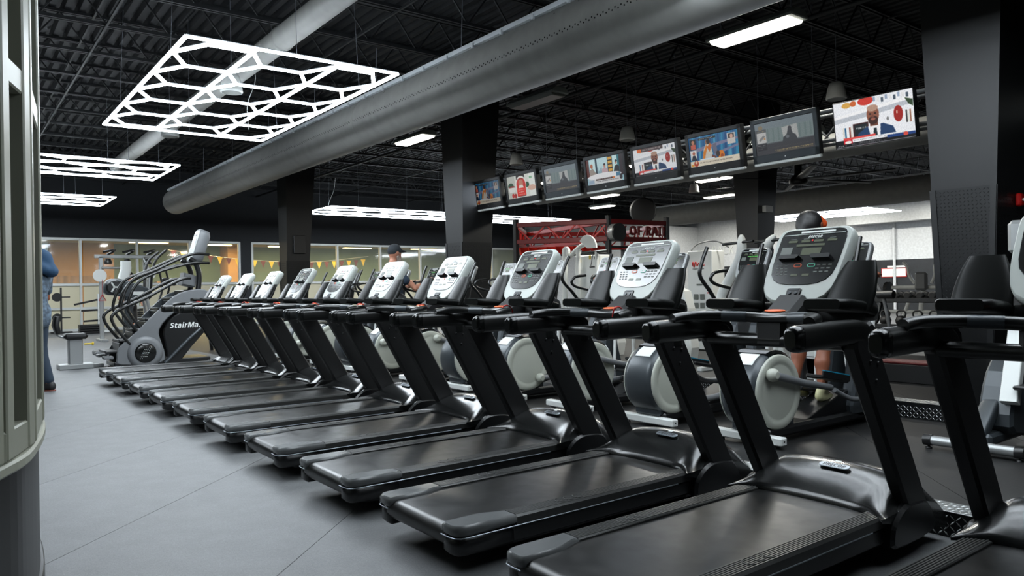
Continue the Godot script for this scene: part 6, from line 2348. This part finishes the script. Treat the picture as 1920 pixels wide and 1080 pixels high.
func woman_on_elliptical():
	var t := person("person", "person with dark tied hair and pale shoes exercising on the nearest elliptical", V(5.75, 0, -3.42), 0.0)
	var hd := V(0.1, 1.66, -0.1)
	var body := head_caps(hd)
	body += [[V(0.04, 1.52, -0.09), V(0.0, 1.42, -0.08), 0.05, 0.06], [V(0.0, 1.4, -0.2), V(0.0, 1.4, 0.05), 0.06, 0.06], [V(0.0, 1.28, -0.12), V(0.0, 1.28, -0.03), 0.105, 0.105], [V(0.0, 1.2, -0.08), V(-0.01, 1.05, -0.06), 0.1, 0.095], [V(-0.02, 0.98, -0.13), V(-0.02, 0.98, 0.03), 0.11, 0.11]]
	var kn := [V(0.12, 0.72, -0.2), V(0.1, 0.66, 0.0)]
	var an := [V(-0.05, 0.34, -0.19), V(0.0, 0.3, 0.04)]
	for i in 2:
		var s := -1.0 if i == 0 else 1.0
		body += [[V(-0.02, 0.95, -0.06 + s * 0.08), kn[i], 0.088, 0.056], [kn[i], kn[i].lerp(an[i], 0.35) + V(-0.02, 0, 0), 0.052, 0.056], [kn[i].lerp(an[i], 0.35) + V(-0.02, 0, 0), an[i], 0.056, 0.034], [an[i], an[i] + V(0.12, -0.05, 0), 0.034, 0.026]]
		var el := V(0.14, 1.16, -0.07 + s * 0.24)
		var wr := V(0.4, 1.25, -0.03 + s * 0.26)
		body += [[V(0.0, 1.39, -0.075 + s * 0.15), el, 0.044, 0.036], [el, wr, 0.035, 0.024]]
	var bm := [skin_mesh(body, 0.014, 0.028)]
	var bmat = M.skin_brown
	for s in [-1.0, 1.0]:
		bm.append(skin_mesh(hand_caps(V(0.4, 1.25, -0.03 + s * 0.26), V(0.9, 0.3, 0).normalized(), V(-0.3, 0.9, 0).normalized(), 0.9), 0.006, 0.008))
	put(skin_mesh([[hd + V(-0.025, 0.04, 0), hd + V(-0.035, 0.02, 0), 0.108, 0.104], [hd + V(-0.1, 0.0, 0), hd + V(-0.16, -0.12, 0.0), 0.045, 0.035], [hd + V(-0.16, -0.12, 0), hd + V(-0.15, -0.26, 0), 0.035, 0.02]], 0.012, 0.03), "hair", M.hair, t)
	put(skin_mesh([[hd + V(0.01, 0.06, 0.06), hd + V(0.05, 0.03, 0.075), 0.045, 0.04]], 0.01, 0.02), "headband", M.print_orange, t)
	put(skin_mesh([[V(0.0, 1.37, -0.17), V(0.0, 1.37, 0.02), 0.07, 0.07], [V(0.0, 1.28, -0.12), V(0.0, 1.28, -0.03), 0.118, 0.118], [V(0.0, 1.2, -0.08), V(-0.01, 1.06, -0.06), 0.112, 0.106]], 0.014, 0.03), "top", M.white, t)
	put(skin_mesh([[V(-0.02, 0.98, -0.13), V(-0.02, 0.98, 0.03), 0.122, 0.122], [V(-0.02, 0.94, -0.14), V(0.04, 0.84, -0.17), 0.1, 0.085], [V(-0.02, 0.94, 0.02), V(0.04, 0.84, 0.01), 0.1, 0.085]], 0.014, 0.03), "shorts", M.pad, t)
	for i in 2:
		var a: Vector3 = an[i]
		put(skin_mesh([[a + V(-0.035, -0.035, 0), a + V(0.07, -0.055, 0), 0.043, 0.042], [a + V(0.07, -0.055, 0), a + V(0.17, -0.085, 0), 0.042, 0.032], [a + V(-0.02, 0.0, 0), a + V(0.01, 0.0, 0), 0.042, 0.04]], 0.01, 0.02), "shoe", M.shoe_pale, t)
	put(joined_mesh(bm), "body", bmat, t)

func man_in_cap():
	var t := person("person", "bearded person in a dark cap using an elliptical further back", V(5.7, 0, -10.42), 0.0)
	var hd := V(0.05, 1.76, -0.22)
	var body := head_caps(hd)
	body += [[V(0.0, 1.62, -0.2), V(-0.04, 1.5, -0.18), 0.062, 0.07], [V(-0.04, 1.48, -0.34), V(-0.04, 1.48, 0.0), 0.075, 0.075], [V(-0.03, 1.36, -0.26), V(-0.03, 1.36, -0.08), 0.13, 0.13], [V(-0.03, 1.3, -0.16), V(-0.03, 1.1, -0.1), 0.13, 0.12], [V(-0.03, 1.02, -0.12), V(-0.03, 1.02, 0.02), 0.12, 0.12]]
	for s in [-1.0, 1.0]:
		var kn := V(0.14, 0.7, -0.05 + s * 0.11)
		var an := V(0.0 + s * 0.08, 0.3, s * 0.12)
		body += [[V(-0.03, 0.98, -0.05 + s * 0.08), kn, 0.095, 0.062], [kn, an, 0.06, 0.038], [an, an + V(0.14, -0.05, 0), 0.04, 0.03]]
	var eR := V(0.2, 1.22, 0.16)
	var wR := V(0.42, 1.33, 0.16)
	body += [[V(-0.04, 1.46, 0.02), eR, 0.056, 0.045], [eR, wR, 0.044, 0.03], [V(-0.04, 1.46, -0.36), V(0.1, 1.2, -0.42), 0.056, 0.045], [V(0.1, 1.2, -0.42), V(0.36, 1.25, -0.32), 0.044, 0.03]]
	var bm := [skin_mesh(body, 0.015, 0.03)]
	var bmat = M.skin
	bm.append(skin_mesh(hand_caps(wR, V(0.9, 0.4, 0).normalized(), V(-0.4, 0.9, 0).normalized(), 0.4), 0.007, 0.008))
	bm.append(skin_mesh(hand_caps(V(0.36, 1.25, -0.32), V(0.9, 0.4, 0).normalized(), V(-0.4, 0.9, 0).normalized(), 0.8), 0.007, 0.008))
	put(skin_mesh([[hd + V(-0.015, 0.06, 0), hd + V(-0.005, 0.065, 0), 0.108, 0.106], [hd + V(0.09, 0.06, -0.04), hd + V(0.17, 0.045, -0.03), 0.022, 0.014], [hd + V(0.09, 0.06, 0.04), hd + V(0.17, 0.045, 0.03), 0.022, 0.014]], 0.012, 0.03), "cap", M.cap_cloth, t)
	put(skin_mesh([[hd + V(0.05, -0.085, -0.03), hd + V(0.05, -0.085, 0.03), 0.045, 0.045], [hd + V(0.01, -0.03, 0.065), hd + V(0.04, -0.08, 0.04), 0.03, 0.03]], 0.01, 0.02), "beard", M.beard, t)
	put(skin_mesh([[V(-0.04, 1.48, -0.35), V(-0.04, 1.48, 0.01), 0.09, 0.09], [V(-0.03, 1.36, -0.26), V(-0.03, 1.36, -0.08), 0.145, 0.145], [V(-0.03, 1.3, -0.16), V(-0.03, 1.02, -0.08), 0.145, 0.135], [V(-0.04, 1.46, 0.02), V(0.06, 1.34, 0.1), 0.074, 0.068], [V(-0.04, 1.46, -0.37), V(0.03, 1.34, -0.4), 0.074, 0.068]], 0.015, 0.03), "shirt", M.navy_cloth, t)
	put(skin_mesh([[V(-0.03, 1.02, -0.12), V(-0.03, 1.02, 0.02), 0.132, 0.132], [V(-0.03, 0.96, -0.13), V(0.08, 0.78, -0.16), 0.11, 0.09], [V(-0.03, 0.96, 0.03), V(0.08, 0.78, 0.06), 0.11, 0.09]], 0.015, 0.03), "shorts", M.pad, t)
	for s in [-1.0, 1.0]:
		var a := V(0.0 + s * 0.08, 0.3, s * 0.12)
		put(skin_mesh([[a + V(-0.04, -0.03, 0), a + V(0.08, -0.05, 0), 0.045, 0.045], [a + V(0.08, -0.05, 0), a + V(0.19, -0.07, 0), 0.045, 0.034]], 0.011, 0.02), "shoe", M.shoe, t)
	put(joined_mesh(bm), "body", bmat, t)

func far_man():
	var t := person("person", "small distant person in pale shirt and dark shorts near the cable station", V(3.7, 0, -20.6), deg_to_rad(-60))
	var hd := V(0.05, 1.6, 0)
	var body := head_caps(hd)
	body += [[V(0.0, 1.48, 0), V(-0.02, 1.4, 0), 0.06, 0.07], [V(-0.02, 1.38, -0.16), V(-0.02, 1.38, 0.16), 0.07, 0.07], [V(0, 1.25, -0.07), V(0, 1.25, 0.07), 0.12, 0.12], [V(0, 1.15, 0), V(0, 0.98, 0), 0.12, 0.11], [V(0, 0.9, -0.06), V(0, 0.9, 0.06), 0.115, 0.115]]
	for s in [-1.0, 1.0]:
		body += [[V(0, 0.86, s * 0.09), V(0.03, 0.47, s * 0.11), 0.09, 0.058], [V(0.03, 0.47, s * 0.11), V(-0.02, 0.09, s * 0.12), 0.058, 0.038], [V(-0.02, 0.05, s * 0.12), V(0.14, 0.035, s * 0.13), 0.04, 0.034], [V(-0.02, 1.38, s * 0.19), V(0.0, 1.1, s * 0.26), 0.05, 0.04], [V(0.0, 1.1, s * 0.26), V(0.18, 0.98, s * 0.22), 0.04, 0.028]]
	var bm := [skin_mesh(body, 0.018, 0.03)]
	var bmat = M.skin
	for s in [-1.0, 1.0]:
		bm.append(skin_mesh(hand_caps(V(0.18, 0.98, s * 0.22), V(0.8, -0.5, 0).normalized(), V(0.5, 0.8, 0).normalized(), 0.5), 0.008, 0.008))
		put(skin_mesh([[V(-0.05, 0.045, s * 0.12), V(0.16, 0.04, s * 0.13), 0.045, 0.04]], 0.014, 0.02), "shoe", M.shoe, t)
	put(skin_mesh([[hd + V(-0.02, 0.05, 0), hd + V(-0.03, 0.03, 0), 0.105, 0.1]], 0.014, 0.02), "hair", M.hair, t)
	put(skin_mesh([[V(-0.02, 1.38, -0.17), V(-0.02, 1.38, 0.17), 0.085, 0.085], [V(0, 1.25, -0.07), V(0, 1.25, 0.07), 0.135, 0.135], [V(0, 1.15, 0), V(0, 0.93, 0), 0.135, 0.13], [V(-0.02, 1.37, 0.19), V(-0.01, 1.2, 0.24), 0.068, 0.062], [V(-0.02, 1.37, -0.19), V(-0.01, 1.2, -0.24), 0.068, 0.062]], 0.018, 0.03), "shirt", M.grey_cloth, t)
	put(skin_mesh([[V(0, 0.9, -0.06), V(0, 0.9, 0.06), 0.128, 0.128], [V(0, 0.84, -0.09), V(0.02, 0.55, -0.11), 0.105, 0.095], [V(0, 0.84, 0.09), V(0.02, 0.55, 0.11), 0.105, 0.095]], 0.018, 0.03), "shorts", M.pad, t)
	put(joined_mesh(bm), "body", bmat, t)
